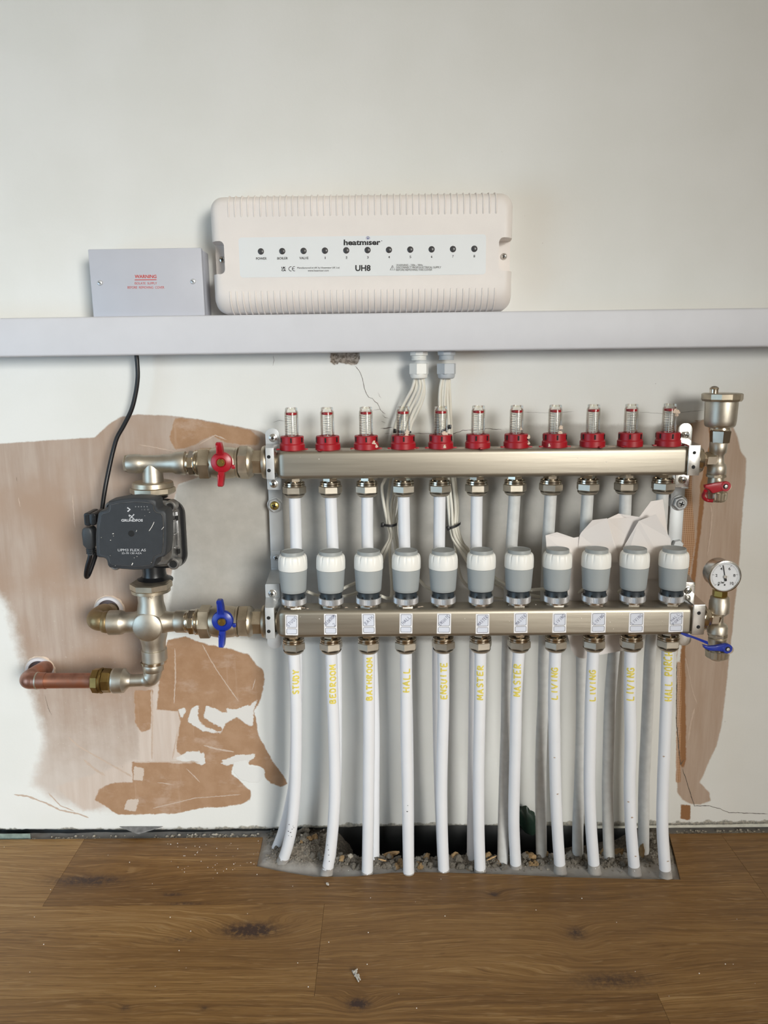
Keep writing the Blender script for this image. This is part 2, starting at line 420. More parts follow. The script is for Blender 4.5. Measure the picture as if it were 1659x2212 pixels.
AREAS = {
 'pink': [[(-400, 965), (0, 958), (110, 951), (205, 945), (214, 936), (240, 913), (262, 900), (300, 895), (380, 899), (430, 906), (480, 915), (530, 925), (560, 931), (578, 941),
           (580, 962), (560, 978), (545, 1000), (480, 1012), (430, 1030), (385, 1046), (372, 1090), (376, 1200), (368, 1262), (352, 1320), (356, 1362),
           (352, 1500), (350, 1600), (345, 1700), (250, 1757), (180, 1756), (120, 1738), (60, 1700), (72, 1650), (88, 1600), (70, 1540), (50, 1470), (28, 1400), (8, 1320), (-30, 1260), (-400, 1240)]],
 'pinkb': [[(340, 1480), (398, 1530), (394, 1600), (430, 1655), (300, 1662), (300, 1500)], [(120, 1700), (300, 1640), (440, 1640), (445, 1658), (300, 1668), (270, 1730), (180, 1752)]],
 'tan': [[(362, 1384), (400, 1376), (452, 1394), (500, 1402), (535, 1413), (552, 1432), (568, 1448), (572, 1464), (569, 1490), (560, 1518), (549, 1538), (560, 1590), (585, 1638), (612, 1676), (622, 1694), (604, 1700), (586, 1692), (574, 1680), (570, 1660),
          (560, 1655), (540, 1652), (532, 1642), (505, 1648), (500, 1672), (520, 1690), (541, 1708), (540, 1726), (520, 1738), (470, 1744), (430, 1746), (390, 1756), (330, 1760), (255, 1760), (228, 1742), (205, 1728), (214, 1704), (250, 1690), (286, 1690), (286, 1646), (340, 1646), (420, 1650), (380, 1625), (384, 1600), (390, 1560), (384, 1536), (340, 1532), (345, 1450)],
         [(290, 1490), (330, 1490), (326, 1575), (305, 1582), (291, 1560)],
         [(376, 902), (430, 907), (480, 917), (540, 930), (562, 945), (560, 960), (530, 962), (490, 958), (460, 940), (420, 962), (380, 972), (366, 950)],
         [(1498, 910), (1530, 905), (1532, 960), (1512, 1050), (1508, 1120), (1503, 1170), (1496, 1220), (1486, 1300), (1470, 1420), (1468, 1650), (1476, 1660), (1482, 1640), (1480, 1400), (1498, 1290), (1510, 1180), (1522, 1080), (1536, 1000), (1560, 905)],
         [(1470, 1738), (1491, 1740), (1490, 1772), (1470, 1768)]],
 'whiteover': [[(384, 1534), (398, 1527), (404, 1536), (392, 1552)], [(404, 1560), (412, 1530), (430, 1524), (426, 1548), (438, 1566), (470, 1580), (482, 1580), (478, 1570), (455, 1560), (440, 1548), (446, 1526), (470, 1532), (490, 1540), (484, 1528), (505, 1532), (540, 1522), (556, 1512), (548, 1540), (545, 1568), (530, 1562), (512, 1548), (488, 1560), (478, 1584), (440, 1580)],
               [(477, 1648), (500, 1640), (497, 1652), (482, 1650)], [(480, 1642), (520, 1630), (552, 1628), (548, 1640), (534, 1648), (536, 1655), (560, 1656), (572, 1665), (568, 1676), (560, 1690), (540, 1690), (520, 1684), (505, 1668), (506, 1650), (490, 1653)],
               [(372, 1640), (408, 1622), (430, 1622), (442, 1640), (440, 1652), (428, 1650), (418, 1642), (400, 1646)], [(428, 1630), (440, 1625), (444, 1648), (436, 1654), (429, 1645)], [(290, 1655), (310, 1660), (308, 1688), (288, 1684)], [(275, 1728), (298, 1726), (294, 1755), (268, 1748)]],
 'grey': [[(378, 1048), (430, 1032), (520, 1010), (575, 985), (592, 940), (700, 962), (800, 950), (870, 935), (940, 936), (1000, 938), (1040, 931), (1100, 928), (1140, 916), (1180, 918), (1230, 914), (1300, 919), (1360, 917), (1410, 921), (1440, 914), (1476, 908), (1497, 912),
           (1496, 1300), (1476, 1380), (1200, 1388), (900, 1384), (700, 1390), (600, 1386), (545, 1382), (470, 1372), (400, 1366), (366, 1362), (366, 1310), (372, 1262), (380, 1180)]],
 'rpink': [[(1440, 921), (1478, 917), (1500, 912), (1532, 904), (1580, 915), (1592, 940), (1600, 975), (1612, 992), (1610, 1040), (1603, 1120), (1598, 1200), (1590, 1280), (1582, 1360), (1572, 1450), (1560, 1560), (1548, 1610), (1530, 1650), (1512, 1690), (1532, 1712), (1535, 1730), (1512, 1738), (1490, 1736), (1474, 1728), (1462, 1712), (1466, 1620), (1470, 1420), (1480, 1300), (1480, 1000)]],
 'tape': [[(1478, 920), (1497, 914), (1494, 1060), (1502, 1170), (1490, 1240), (1480, 1300), (1462, 1420), (1460, 1690), (1470, 1690), (1472, 1430), (1462, 1430), (1462, 1200), (1476, 1070)]],
}
ATT = {}
for k, polys in AREAS.items():
    d = np.full(XX.shape, 1e9)
    for p in polys: d = np.minimum(d, sdf(wp(p), XX, ZZ))
    ATT[k] = np.clip(d, -0.3, 0.3)
YY = np.zeros(XX.shape)
hole = sdf(wp([(713, 745), (713, 784), (722, 789), (735, 784), (748, 787), (762, 790), (774, 786), (778, 774), (777, 745)]), XX, ZZ)
ATT['hole'] = np.clip(hole, -0.3, 0.3)
for (j, i) in zip(*np.where(hole < 0.0)):
    YY[j, i] = min(0.006, -hole[j, i]*1.4) * (0.55 + 0.9*abs(mnoise.noise(Vector((XX[j, i]*160, ZZ[j, i]*160, 0)))))
# plaster ridges stand slightly proud of the wall
nr, nc = XX.shape
verts = np.stack([XX, YY, ZZ], -1).reshape(-1, 3)
idx = np.arange(nr*nc).reshape(nr, nc)
faces = np.stack([idx[:-1, :-1], idx[:-1, 1:], idx[1:, 1:], idx[1:, :-1]], -1).reshape(-1, 4)
lip0 = len(verts)
lip = np.array([[x, 0.0125, ZB(x)+0.0004] for x in gx])
verts = np.concatenate([verts, lip]); li = np.arange(lip0, lip0+nc)
faces = np.concatenate([faces, np.stack([li[:-1], li[1:], idx[0, 1:], idx[0, :-1]], -1)])
# hairline cracks: thin dark ribbons lying in the paint
cv, cf = [], []
def crack(pts, w0):
    q = [P(x, y, 0) for x, y in pts]; out = []
    for a, b in zip(q, q[1:]):
        n = max(2, int((b-a).length/0.0022))
        for k in range(n): out.append(a.lerp(b, k/n))
    out.append(q[-1]); n0 = len(verts) + len(cv)
    for k, p in enumerate(out):
        t = (out[min(k+1, len(out)-1)] - out[max(k-1, 0)]).normalized(); s = Vector((-t.z, 0, t.x))
        j = mnoise.noise(Vector((p.x*300, p.z*300, w0*999)))*0.0007
        wd = w0*(0.55+0.9*abs(mnoise.noise(Vector((p.x*210, p.z*210, 5)))))*min(1, 0.2+k/3, 0.2+(len(out)-1-k)/3)
        for sg in (1, -1):
            v = p + s*(j + sg*wd); cv.append((v.x, -0.00025, v.z))
    for k in range(len(out)-1):
        a = n0+2*k; cf.append((a, a+2, a+3, a+1))
for pts, w_ in (([(766, 790), (776, 800), (783, 818), (787, 840), (796, 858), (806, 861)], .00045), ([(803, 858), (810, 868), (816, 871), (822, 886), (833, 895)], .0004), ([(817, 848), (820, 856), (824, 860)], .0003),
                ([(826, 897), (832, 902), (840, 903)], .0005), ([(824, 910), (832, 914)], .0006), ([(822, 926), (834, 925), (848, 923)], .0007), ([(831, 937), (842, 936)], .0005),
                ([(895, 936), (930, 937), (952, 939), (978, 937), (1000, 930), (1030, 929), (1052, 926), (1070, 927), (1084, 928)], .00045), ([(806, 886), (824, 884)], .0003), ([(590, 912), (604, 908), (616, 910)], .0003),
                ([(1130, 890), (1180, 892), (1240, 889)], .00018), ([(1380, 890), (1440, 894), (1520, 886)], .0002), ([(1474, 1660), (1500, 1741), (1530, 1740), (1555, 1747), (1574, 1755), (1659, 1758)], .0006), ([(1462, 1430), (1461, 1560), (1470, 1652), (1478, 1640)], .0007),
                ([(97, 1500), (104, 1530), (112, 1545)], .0003), ([(35, 1030), (37, 1040)], .0005), ([(590, 768), (592, 778), (590, 790)], .0004)):
    crack(pts, w_)
n_dark = len(cf)
for pts, w_ in (([(437, 1392), (452, 1420), (470, 1450), (492, 1482), (515, 1514)], .0011), ([(148, 1592), (170, 1612), (205, 1632), (240, 1652), (286, 1678)], .0016), ([(180, 1640), (205, 1662), (228, 1676)], .0022), ([(372, 1640), (378, 1610), (384, 1580)], .0014), ([(327, 1490), (329, 1560), (328, 1640)], .0018), ([(378, 1400), (379, 1470), (376, 1520)], .0012),
                ([(290, 1647), (350, 1646), (430, 1646)], .0010), ([(30, 1716), (60, 1720), (100, 1735), (130, 1750), (170, 1758), (192, 1766)], .0016), ([(104, 1712), (130, 1740), (160, 1752)], .0012), ([(330, 1746), (420, 1724), (520, 1716)], .0009), ([(402, 1660), (420, 1676), (432, 1690)], .0010), ([(340, 1690), (372, 1694)], .0009), ([(440, 1610), (470, 1618), (506, 1624)], .0016), ([(545, 1490), (552, 1466)], .0010),
                ([(157, 1070), (161, 1130), (163, 1140)], .0009), ([(40, 1075), (44, 1095)], .0008), ([(1534, 1090), (1538, 1110), (1536, 1140), (1528, 1200)], .0014), ([(1500, 1530), (1492, 1560), (1486, 1600)], .0016), ([(1480, 1420), (1498, 1500), (1506, 1520)], .0008), ([(430, 960), (465, 940), (490, 950)], .0010), ([(300, 960), (380, 975)], .0008)):
    crack(pts, w_)
c0 = len(faces)
verts = np.concatenate([verts, np.array(cv)]); faces = np.concatenate([faces, np.array(cf)])
me = bpy.data.meshes.new('wall_back'); me.from_pydata(verts.tolist(), [], faces.tolist()); 
wall = bpy.data.objects.new('wall_back', me); COL.objects.link(wall); wall['kind'] = 'structure'
for k, a in ATT.items():
    at = me.attributes.new('d_'+k, 'FLOAT', 'POINT')
    v = np.full(len(verts), 0.3); v[:nr*nc] = a.reshape(-1); at.data.foreach_set('value', v.astype(np.float32))
me.polygons.foreach_set('material_index', np.array([0]*c0 + [1]*n_dark + [2]*(len(faces)-c0-n_dark), dtype=np.int32))
me.polygons.foreach_set('use_smooth', np.ones(len(faces), dtype=bool))
def wall_mat():
    m, n, l, b = new_mat('painted_plaster_wall'); q = NT(n, l)
    ge = n.new('ShaderNodeNewGeometry'); pos = ge.outputs['Position']; s = n.new('ShaderNodeSeparateXYZ'); l.new(pos, s.inputs[0]); X, Z = s.outputs['X'], s.outputs['Z']
    nfine = q.noise(pos, 260, 5, 0.6); nmid = q.noise(pos, 45, 5, 0.6); nbig = q.noise(pos, 9, 4)
    streak = q.noise(q.vec(q.m('MULTIPLY', X, 70), 0.0, q.m('MULTIPLY', Z, 6)), 1.0, 5, 0.6)
    sc_ = lambda v, a: q.m('MULTIPLY', q.m('SUBTRACT', v, 0.5), a)
    def mask(name, edge, nz_amp, fine_amp=0.002, off=0.0):
        d = q.m('ADD', q.attr('d_'+name), q.m('ADD', sc_(nmid, nz_amp), sc_(nfine, fine_amp)))
        return q.ramp(q.m('MULTIPLY', d, -1.0), -edge+off, edge+off)
    white = q.mix(q.ramp(nbig, 0.3, 0.7), lin(225, 225, 222), lin(221, 221, 217))
    grey = q.mix(q.ramp(nmid, 0.3, 0.75), lin(176, 174, 169), lin(186, 184, 179))
    pinkn = q.mix(q.ramp(streak, 0.32, 0.68), lin(168, 149, 135), lin(181, 165, 153))
    pink = q.mix(q.ramp(nbig, 0.35, 0.7), pinkn, lin(166, 142, 124))
    tan = q.mix(q.ramp(nmid, 0.35, 0.7), lin(160, 126, 97), lin(170, 137, 109))
    tan = q.mix(q.m('MULTIPLY', q.ramp(streak, 0.6, 0.75), 0.35), tan, lin(196, 172, 152))
    rp_ = q.mix(q.ramp(streak, 0.3, 0.7), lin(172, 150, 132), lin(184, 165, 150))
    wv = lambda v, f: q.m('SINE', q.m('MULTIPLY', v, f))
    grid = q.m('MAXIMUM', wv(X, 2*PI/0.0028), wv(Z, 2*PI/0.0028))
    tape = q.mix(q.ramp(grid, 0.55, 0.9), lin(150, 108, 72), lin(200, 162, 128))
    c = q.mix(mask('grey', 0.004, 0.006), white, grey)
    # painted edge is sharp above, worn thin towards the lower left
    soft = q.m('MULTIPLY', mask('pink', 0.012, 0.024, 0.006, 0.008), q.ramp(nfine, 0.05, 0.4)); crisp = mask('pink', 0.0012, 0.003, 0.002)
    zedge = q.m('ADD', 0.43, q.m('MULTIPLY', q.ramp(X, -0.46, -0.40), -0.02))
    pink = q.mix(q.m('MULTIPLY', q.ramp(q.m('MULTIPLY_ADD', q.m('SUBTRACT', nmid, 0.5), 0.12, Z), 0.24, 0.06), 0.62), pink, lin(214, 206, 199))
    c = q.mix(q.mix(q.ramp(Z, zedge, q_hi) if False else q.ramp(q.m('SUBTRACT', Z, zedge), -0.03, 0.03), soft, crisp), c, pink)
    c = q.mix(mask('pinkb', 0.004, 0.010, 0.004), c, q.mix(q.ramp(streak, 0.3, 0.7), lin(196, 180, 168), lin(206, 193, 183)))
    tan = q.mix(q.m('MULTIPLY', q.ramp(q.noise(q.vec(q.m('MULTIPLY', X, 16), 0.0, q.m('MULTIPLY', Z, 30)), 1.0, 6, 0.7), 0.52, 0.68), 0.55), tan, lin(188, 164, 146))
    c = q.mix(mask('tan', 0.0012, 0.009, 0.003), c, tan)
    c = q.mix(mask('rpink', 0.0015, 0.004, 0.002), c, rp_)
    rt = q.m('MULTIPLY', mask('tan', 0.0012, 0.005, 0.002), q.ramp(X, 0.3, 0.31))
    c = q.mix(rt, c, lin(146, 106, 72))
    c = q.mix(q.m('MULTIPLY', mask('tape', 0.001, 0.002, 0.003), 0.85), c, tape)
    c = q.mix(q.m('MULTIPLY', mask('whiteover', 0.0009, 0.010, 0.005), 0.9), c, q.mix(q.ramp(X, -0.34, -0.31), lin(204, 190, 178), lin(218, 217, 214)))
    hm = q.ramp(q.m('MULTIPLY', q.m('ADD', q.attr('d_hole'), sc_(nfine, 0.004)), -1.0), -0.0004, 0.0012)
    c = q.mix(hm, c, q.mix(q.ramp(nfine, 0.35, 0.65), lin(120, 108, 96), lin(196, 184, 172)))
    # scattered specks of dirt and plaster
    sp = q.ramp(q.noise(pos, 90, 2), 0.78, 0.80); c = q.mix(q.m('MULTIPLY', sp, 0.6), c, lin(120, 110, 100))
    # dirt and torn paper along the bottom edge of the board
    dz = q.m('SUBTRACT', Z, q.m('MULTIPLY_ADD', nmid, 0.022, q.m('MULTIPLY_ADD', q.ramp(X, -0.20, -0.12), 0.004, -0.001)))
    c = q.mix(q.m('MULTIPLY', q.ramp(q.m('MULTIPLY', dz, -1.0), -0.001, 0.002), 0.75), c, q.mix(q.ramp(nfine, 0.4, 0.6), lin(92, 92, 80), lin(158, 148, 130)))
    l.new(c, b.inputs['Base Color']); b.inputs['Roughness'].default_value = 0.85; b.inputs['Specular IOR Level'].default_value = 0.25
    step = q.m('ADD', q.m('MULTIPLY', mask('pink', 0.002, 0.006), -0.25), q.m('ADD', q.m('MULTIPLY', mask('tan', 0.0012, 0.005, 0.002), -0.35), q.m('MULTIPLY', mask('whiteover', 0.0007, 0.003, 0.003), 0.4)))
    step = q.m('ADD', step, q.m('ADD', q.m('MULTIPLY', hm, q.m('MULTIPLY', nfine, 3.0)), q.m('MULTIPLY', mask('rpink', 0.0015, 0.004, 0.002), -0.35)))
    step = q.m('ADD', step, q.m('MULTIPLY', mask('grey', 0.002, 0.006), -0.4))
    h = q.m('ADD', step, q.m('ADD', q.m('MULTIPLY', nfine, 0.16), q.m('MULTIPLY', q.noise(pos, 60, 5), 0.22)))
    bp = n.new('ShaderNodeBump'); bp.inputs['Strength'].default_value = 0.55; bp.inputs['Distance'].default_value = 0.0012
    l.new(h, bp.inputs['Height']); l.new(bp.outputs[0], b.inputs['Normal'])
    return m
me.materials.append(wall_mat()); me.materials.append(mat('crack_line', (92, 84, 76), 0.9)); me.materials.append(mat('trowel_ridge', (192, 172, 156), 0.85, var=0.06, vscale=200))

# lower board edge at the right: a second, torn board layer under the first
bm = nb()
for (px0, px1, ya, yb, z_off) in ((1290, 1750, 1783, 1797, 0.0),):
    n = 60; top = []; bot = []
    for k in range(n+1):
        x = px0 + (px1-px0)*k/n; a = P(x, 1781 - (x-1290)*0.006, 0.004); b_ = P(x, 1796 - (x-1290)*0.004 + 2.5*mnoise.noise(Vector((x*0.05, 1, 1))), 0.004)
        top.append((a.x, a.z)); bot.append((b_.x, max(b_.z, 0.0003)))
    prism(bm, top + bot[::-1], 0.0035, 0.012)
o = obj('trim_1', bm, mat('torn_board_edge', (214, 212, 200), 0.85, var=0.12, vscale=120, bump=0.6, bscale=200), smooth=False); o['kind'] = 'structure'
o['label'] = 'pale torn plasterboard edge below the wall at the right'

# ------------------------------------------------------------------ floor of wood-look planks with the cut-out round the pipes
g2 = lambda x, y: (G(x, y).x, G(x, y).y)
ROW = [G(300, 1810).y, G(200, 1957).y, G(400, 2155).y]
pw = ROW[1]-ROW[2]
hole_px = [(569, 1803), (554, 1871), (600, 1881), (640, 1888), (679, 1894), (730, 1894), (771, 1893), (810, 1889), (847, 1885), (920, 1884), (1000, 1886), (1100, 1889), (1211, 1894.6), (1340, 1898), (1470, 1900), (1458, 1850), (1446, 1802)]
hole_w = [g2(*p) for p in hole_px]
y_edge = lambda x: (g2(0, 1811)[1]*0.5 + g2(1600, 1802)[1]*0.5)
yb = y_edge(0)
jx1a, jx1b = g2(183, 1812)[0], g2(1628, 1900)[0]
jx2, jx3 = g2(690, 2050)[0], g2(1430, 2170)[0]
rows = [(yb, ROW[1], [-2.6, -1.55, jx1a, jx1b, 1.75, 2.6]), (ROW[1], ROW[2], [-2.6, -1.25, jx2, jx2+1.22, 2.6]), (ROW[2], ROW[2]-pw, [-2.6, -2.1, jx3-1.22, jx3, jx3+1.22, 2.6])]
y = ROW[2]-pw; k = 0
while y > -2.2:
    rows.append((y, y-pw, [-2.6, -1.9+0.37*k % 1.2, -0.7+0.37*k % 1.2, 0.5+0.37*k % 1.2, 2.6])); y -= pw; k += 1
bm = nb(); lay = bm.verts.layers.float.new('plank')
tone = {(0, 0): .5, (0, 1): .70, (0, 2): .36, (0, 3): .42, (1, 0): .3, (1, 1): .60, (1, 2): .46, (2, 1): .4, (2, 2): .40, (2, 3): .52}
rs = random.Random(3)
TH = 0.004
for r, (ya, yb2, xs) in enumerate(rows):
    for c in range(len(xs)-1):
        g_ = 0.00018
        x0, x1, y0, y1 = xs[c]+g_, xs[c+1]-g_, ya-g_, yb2+g_
        if r == 0 and x0 < 0 < x1:
            poly = [(x0, y1), (x1, y1), (x1, y0)] + [(hx, (y0 if i in (0, len(hole_w)-1) else hy)) for i, (hx, hy) in list(enumerate(hole_w))[::-1]] + [(x0, y0)]
        else: poly = [(x0, y1), (x1, y1), (x1, y0), (x0, y0)]
        t = bmesh.new()
        top = [t.verts.new((px_, py_, 0)) for px_, py_ in poly]; bt = [t.verts.new((px_, py_, -TH)) for px_, py_ in poly]
        t.faces.new(top)
        for i in range(len(poly)):
            j = (i+1) % len(poly); t.faces.new((top[i], bt[i], bt[j], top[j]))
        val = tone.get((r, c), rs.uniform(.3, .6)) + (r*5+c)*1.0
        n0 = len(bm.verts); mp = {}
        for v in t.verts:
            nv = bm.verts.new(v.co); nv[lay] = val; mp[v] = nv
        for f in t.faces: bm.faces.new([mp[v] for v in f.verts])
        t.free()
KN = [(190, 1902, .045, .010, 1.0), (540, 2009, .032, .012, 1.3), (1245, 2016, .010, .010, .8), (1322, 2118, .045, .012, .6), (774, 2168, .012, .007, 1.2), (372, 1932, .014, .004, .7), (1067, 1932, .006, .004, 1.0), (390, 2030, .03, .006, .35), (270, 2178, .006, .004, .6), (440, 2178, .006, .003, .6), (400, 1952, .03, .003, .6)]
def floor_mat():
    m, n, l, b = new_mat('oak_look_planks'); q = NT(n, l)
    ge = n.new('ShaderNodeNewGeometry'); pos = ge.outputs['Position']; s = n.new('ShaderNodeSeparateXYZ'); l.new(pos, s.inputs[0]); X, Y = s.outputs['X'], s.outputs['Y']
    pl = q.attr('plank'); tn = q.m('FRACT', pl); pid = q.m('FLOOR', pl)
    dist = None; dark = None
    for px_, py_, ax, ay, st in KN:
        kx, ky = g2(px_, py_)
        dx = q.m('DIVIDE', q.m('SUBTRACT', X, kx), ax); dy = q.m('DIVIDE', q.m('SUBTRACT', Y, ky), ay)
        r2 = q.m('ADD', q.m('MULTIPLY', dx, dx), q.m('MULTIPLY', dy, dy))
        wide = q.m('EXPONENT', q.m('MULTIPLY', r2, -0.16)); core = q.m('MULTIPLY', q.m('EXPONENT', q.m('MULTIPLY', r2, -0.9)), st*1.5)
        w2 = q.m('MULTIPLY', q.m('MULTIPLY', wide, st), ay*2.0)
        dist = w2 if dist is None else q.m('ADD', dist, w2)
        dark = core if dark is None else q.m('MAXIMUM', dark, core)
    off = q.m('MULTIPLY', pid, 3.71)
    warp = q.noise(q.vec(q.m('MULTIPLY', X, 3.2), q.m('MULTIPLY', Y, 16), off), 1.0, 3)
    v = q.m('ADD', q.m('ADD', Y, dist), q.m('MULTIPLY', q.m('SUBTRACT', warp, 0.5), 0.040))
    rings = q.m('MULTIPLY_ADD', q.m('SINE', q.m('MULTIPLY', v, 2*PI/0.0135)), 0.5, 0.5)
    rmask = q.ramp(q.noise(q.vec(q.m('MULTIPLY', X, 2.2), q.m('MULTIPLY', Y, 9), q.m('ADD', off, 7.0)), 1.0, 3), 0.42, 0.66)
    fine = q.noise(q.vec(q.m('MULTIPLY', X, 9), q.m('MULTIPLY', v, 620), off), 1.0, 5, 0.65)
    med = q.noise(q.vec(q.m('MULTIPLY', X, 4), q.m('MULTIPLY', v, 130), q.m('ADD', off, 3.0)), 1.0, 4, 0.6)
    big = q.noise(q.vec(q.m('MULTIPLY', X, 2.5), q.m('MULTIPLY', Y, 14), q.m('ADD', off, 9.0)), 1.0, 3)
    val = q.m('ADD', q.m('MULTIPLY', q.m('MULTIPLY_ADD', fine, 1.5, -0.25), 0.46), q.m('ADD', q.m('MULTIPLY', med, 0.31), q.m('MULTIPLY', big, 0.40)))
    val = q.m('ADD', val, q.m('MULTIPLY', q.m('MULTIPLY', q.m('SUBTRACT', rings, 0.5), rmask), 0.11))
    val = q.m('ADD', val, q.m('MULTIPLY', q.m('SUBTRACT', tn, 0.45), 0.45))
    r = n.new('ShaderNodeValToRGB'); e = r.color_ramp.elements
    e[0].position = 0.30; e[0].color = lin(80, 53, 26); e[1].position = 0.86; e[1].color = lin(180, 149, 104)
    k_ = e.new(0.55); k_.color = lin(125, 91, 50); k_ = e.new(0.70); k_.color = lin(149, 113, 66)
    l.new(val, r.inputs[0])
    c = r.outputs[0]
    pores = q.ramp(q.noise(q.vec(q.m('MULTIPLY', X, 22), q.m('MULTIPLY', v, 900), q.m('ADD', off, 1.0)), 1.0, 2), 0.66, 0.74)
    c = q.mix(q.m('MULTIPLY', pores, 0.5), c, lin(74, 48, 28))
    dash = q.ramp(q.noise(q.vec(q.m('MULTIPLY', X, 38), q.m('MULTIPLY', v, 480), q.m('ADD', off, 5.0)), 1.0, 2), 0.60, 0.70); c = q.mix(q.m('MULTIPLY', dash, 0.34), c, lin(86, 58, 32))
    lite = q.ramp(q.noise(q.vec(q.m('MULTIPLY', X, 30), q.m('MULTIPLY', v, 520), q.m('ADD', off, 8.0)), 1.0, 2), 0.58, 0.70); c = q.mix(q.m('MULTIPLY', lite, 0.38), c, lin(178, 146, 102))
    kn = q.m('MULTIPLY', dark, q.ramp(q.noise(pos, 150, 5, 0.7), 0.25, 0.65), clamp=True)
    c = q.mix(kn, c, lin(64, 46, 38))
    l.new(c, b.inputs['Base Color']); b.inputs['Specular IOR Level'].default_value = 0.35
    b.inputs['Roughness'].default_value = 0.42
    bp = n.new('ShaderNodeBump'); bp.inputs['Strength'].default_value = 0.25; bp.inputs['Distance'].default_value = 0.0006
    l.new(fine, bp.inputs['Height']); l.new(bp.outputs[0], b.inputs['Normal'])
    return m
M['floor'] = floor_mat()
o = obj('floor', bm, 'floor', smooth=False); o['kind'] = 'structure'

# ------------------------------------------------------------------ bare screed, rubble bed and the void under the wall
sx0, sx1 = -0.62, 0.64
def inside_d(x, y):
    ins = False; d = 9; n = len(hole_w)
    for i in range(n):
        ax, ay = hole_w[i]; bx, by = hole_w[(i+1) % n]
        if i < n-1:
            ex, ey = bx-ax, by-ay; t = min(1, max(0, ((x-ax)*ex+(y-ay)*ey)/(ex*ex+ey*ey))); d = min(d, math.hypot(x-ax-t*ex, y-ay-t*ey))
        if (ay > y) != (by > y) and x < (bx-ax)*(y-ay)/(by-ay)+ax: ins = not ins
    return d if ins or y > hole_w[0][1] and hole_w[0][0] < x < hole_w[-1][0] else -d
def bed_h(x, y):
    """height of the screed and rubble bed"""
    px = IW/2 + x*FPX/1.19
    h = -0.0045 + 0.0012*mnoise.noise(Vector((x*14, y*14, 0))) + 0.0006*mnoise.noise(Vector((x*60, y*60, 2)))
    if px < 540 or px > 1470: return h - 0.001
    rough = min(1, max(0, (y+0.084 + 0.006*mnoise.noise(Vector((x*30, 1, 1))))/0.014)) * min(1, max(0, (px-560)/30)) * min(1, max(0, (1455-px)/25))
    nz = mnoise.fractal(Vector((x*75, y*75, 3)), 1.0, 2.0, 5)
    g = 0.004*abs(nz) + 0.0075*max(0, mnoise.noise(Vector((x*26, y*26, 8))))
    h += rough*g
    # lump of mortar at the first pipe, broken edge there
    d = math.hypot((px-640)/62, (y+0.045)/0.040); h += 0.026*math.exp(-d*d*1.6)*(0.75+0.6*nz*0.5)
    d = math.hypot((px-1420)/45, (y+0.045)/0.030); h += 0.010*math.exp(-d*d)
    # void behind
    dv = min(1, max(0, (y+0.058 + 0.010*mnoise.noise(Vector((x*22, 4, 4))))/0.022))
    wv = min(1, max(0, (px-715)/50))*min(1, max(0, (1400-px)/60))
    h -= 0.045*dv*wv*(1-0.45*min(1, max(0, (px-1180)/120)))
    dd = inside_d(x, y)
    return min(h, -.0045 + 1.6*max(0, dd - .001))
bm = nb(); nx, ny = 300, 52
lay = bm.verts.layers.float.new('grit')
ys = [-0.125 + (0.145)*j/(ny-1) for j in range(ny)]
V = []
for j in range(ny):
    row = []
    for i in range(nx):
        x = sx0 + (sx1-sx0)*i/(nx-1); y = ys[j]
        v = bm.verts.new((x, y, bed_h(x, y))); px = IW/2 + x*FPX/1.19
        v[lay] = min(1, max(0, (y+0.086 + 0.012*mnoise.noise(Vector((x*30, 1, 1))))/0.012)) * min(1, max(0, (px-575)/30)) * min(1, max(0, (1460-px)/25))
        row.append(v)
    V.append(row)
for j in range(ny-1):
    for i in range(nx-1): bm.faces.new((V[j][i], V[j][i+1], V[j+1][i+1], V[j+1][i]))
def screed_mat():
    m, n, l, b = new_mat('grey_screed'); q = NT(n, l)
    ge = n.new('ShaderNodeNewGeometry'); pos = ge.outputs['Position']
    gr = q.attr('grit'); n1 = q.noise(pos, 320, 6, 0.7); n2 = q.noise(pos, 60, 4)
    smooth = q.mix(q.ramp(n2, 0.3, 0.7), lin(150, 146, 142), lin(166, 162, 157))
    grit = q.mix(q.ramp(n1, 0.35, 0.7), lin(92, 86, 78), lin(150, 141, 128))
    c = q.mix(gr, smooth, grit); l.new(c, b.inputs['Base Color']); b.inputs['Roughness'].default_value = 0.9
    bp = n.new('ShaderNodeBump'); bp.inputs['Distance'].default_value = 0.002; l.new(q.m('MULTIPLY_ADD', gr, 0.8, 0.15), bp.inputs['Strength'])
    l.new(n1, bp.inputs['Height']); l.new(bp.outputs[0], b.inputs['Normal'])
    return m
o = obj('floor_screed', bm, screed_mat(), ang=180); o['kind'] = 'structure'; o['label'] = 'grey screed and broken rubble bed in the cut-out at the wall'
BED = bed_h
# black damp-proof sheet standing and lying in the void
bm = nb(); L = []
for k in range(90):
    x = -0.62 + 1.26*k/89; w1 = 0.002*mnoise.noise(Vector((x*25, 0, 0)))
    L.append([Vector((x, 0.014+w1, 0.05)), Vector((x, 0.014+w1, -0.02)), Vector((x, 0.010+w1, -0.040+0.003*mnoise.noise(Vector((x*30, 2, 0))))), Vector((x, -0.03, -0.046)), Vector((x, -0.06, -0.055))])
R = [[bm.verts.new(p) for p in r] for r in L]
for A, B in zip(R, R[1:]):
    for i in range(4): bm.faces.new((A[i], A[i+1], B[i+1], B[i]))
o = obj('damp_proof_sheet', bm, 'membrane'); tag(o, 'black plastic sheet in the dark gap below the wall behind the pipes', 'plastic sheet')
md = o.modifiers.new('thick', 'SOLIDIFY'); md.thickness = 0.0012
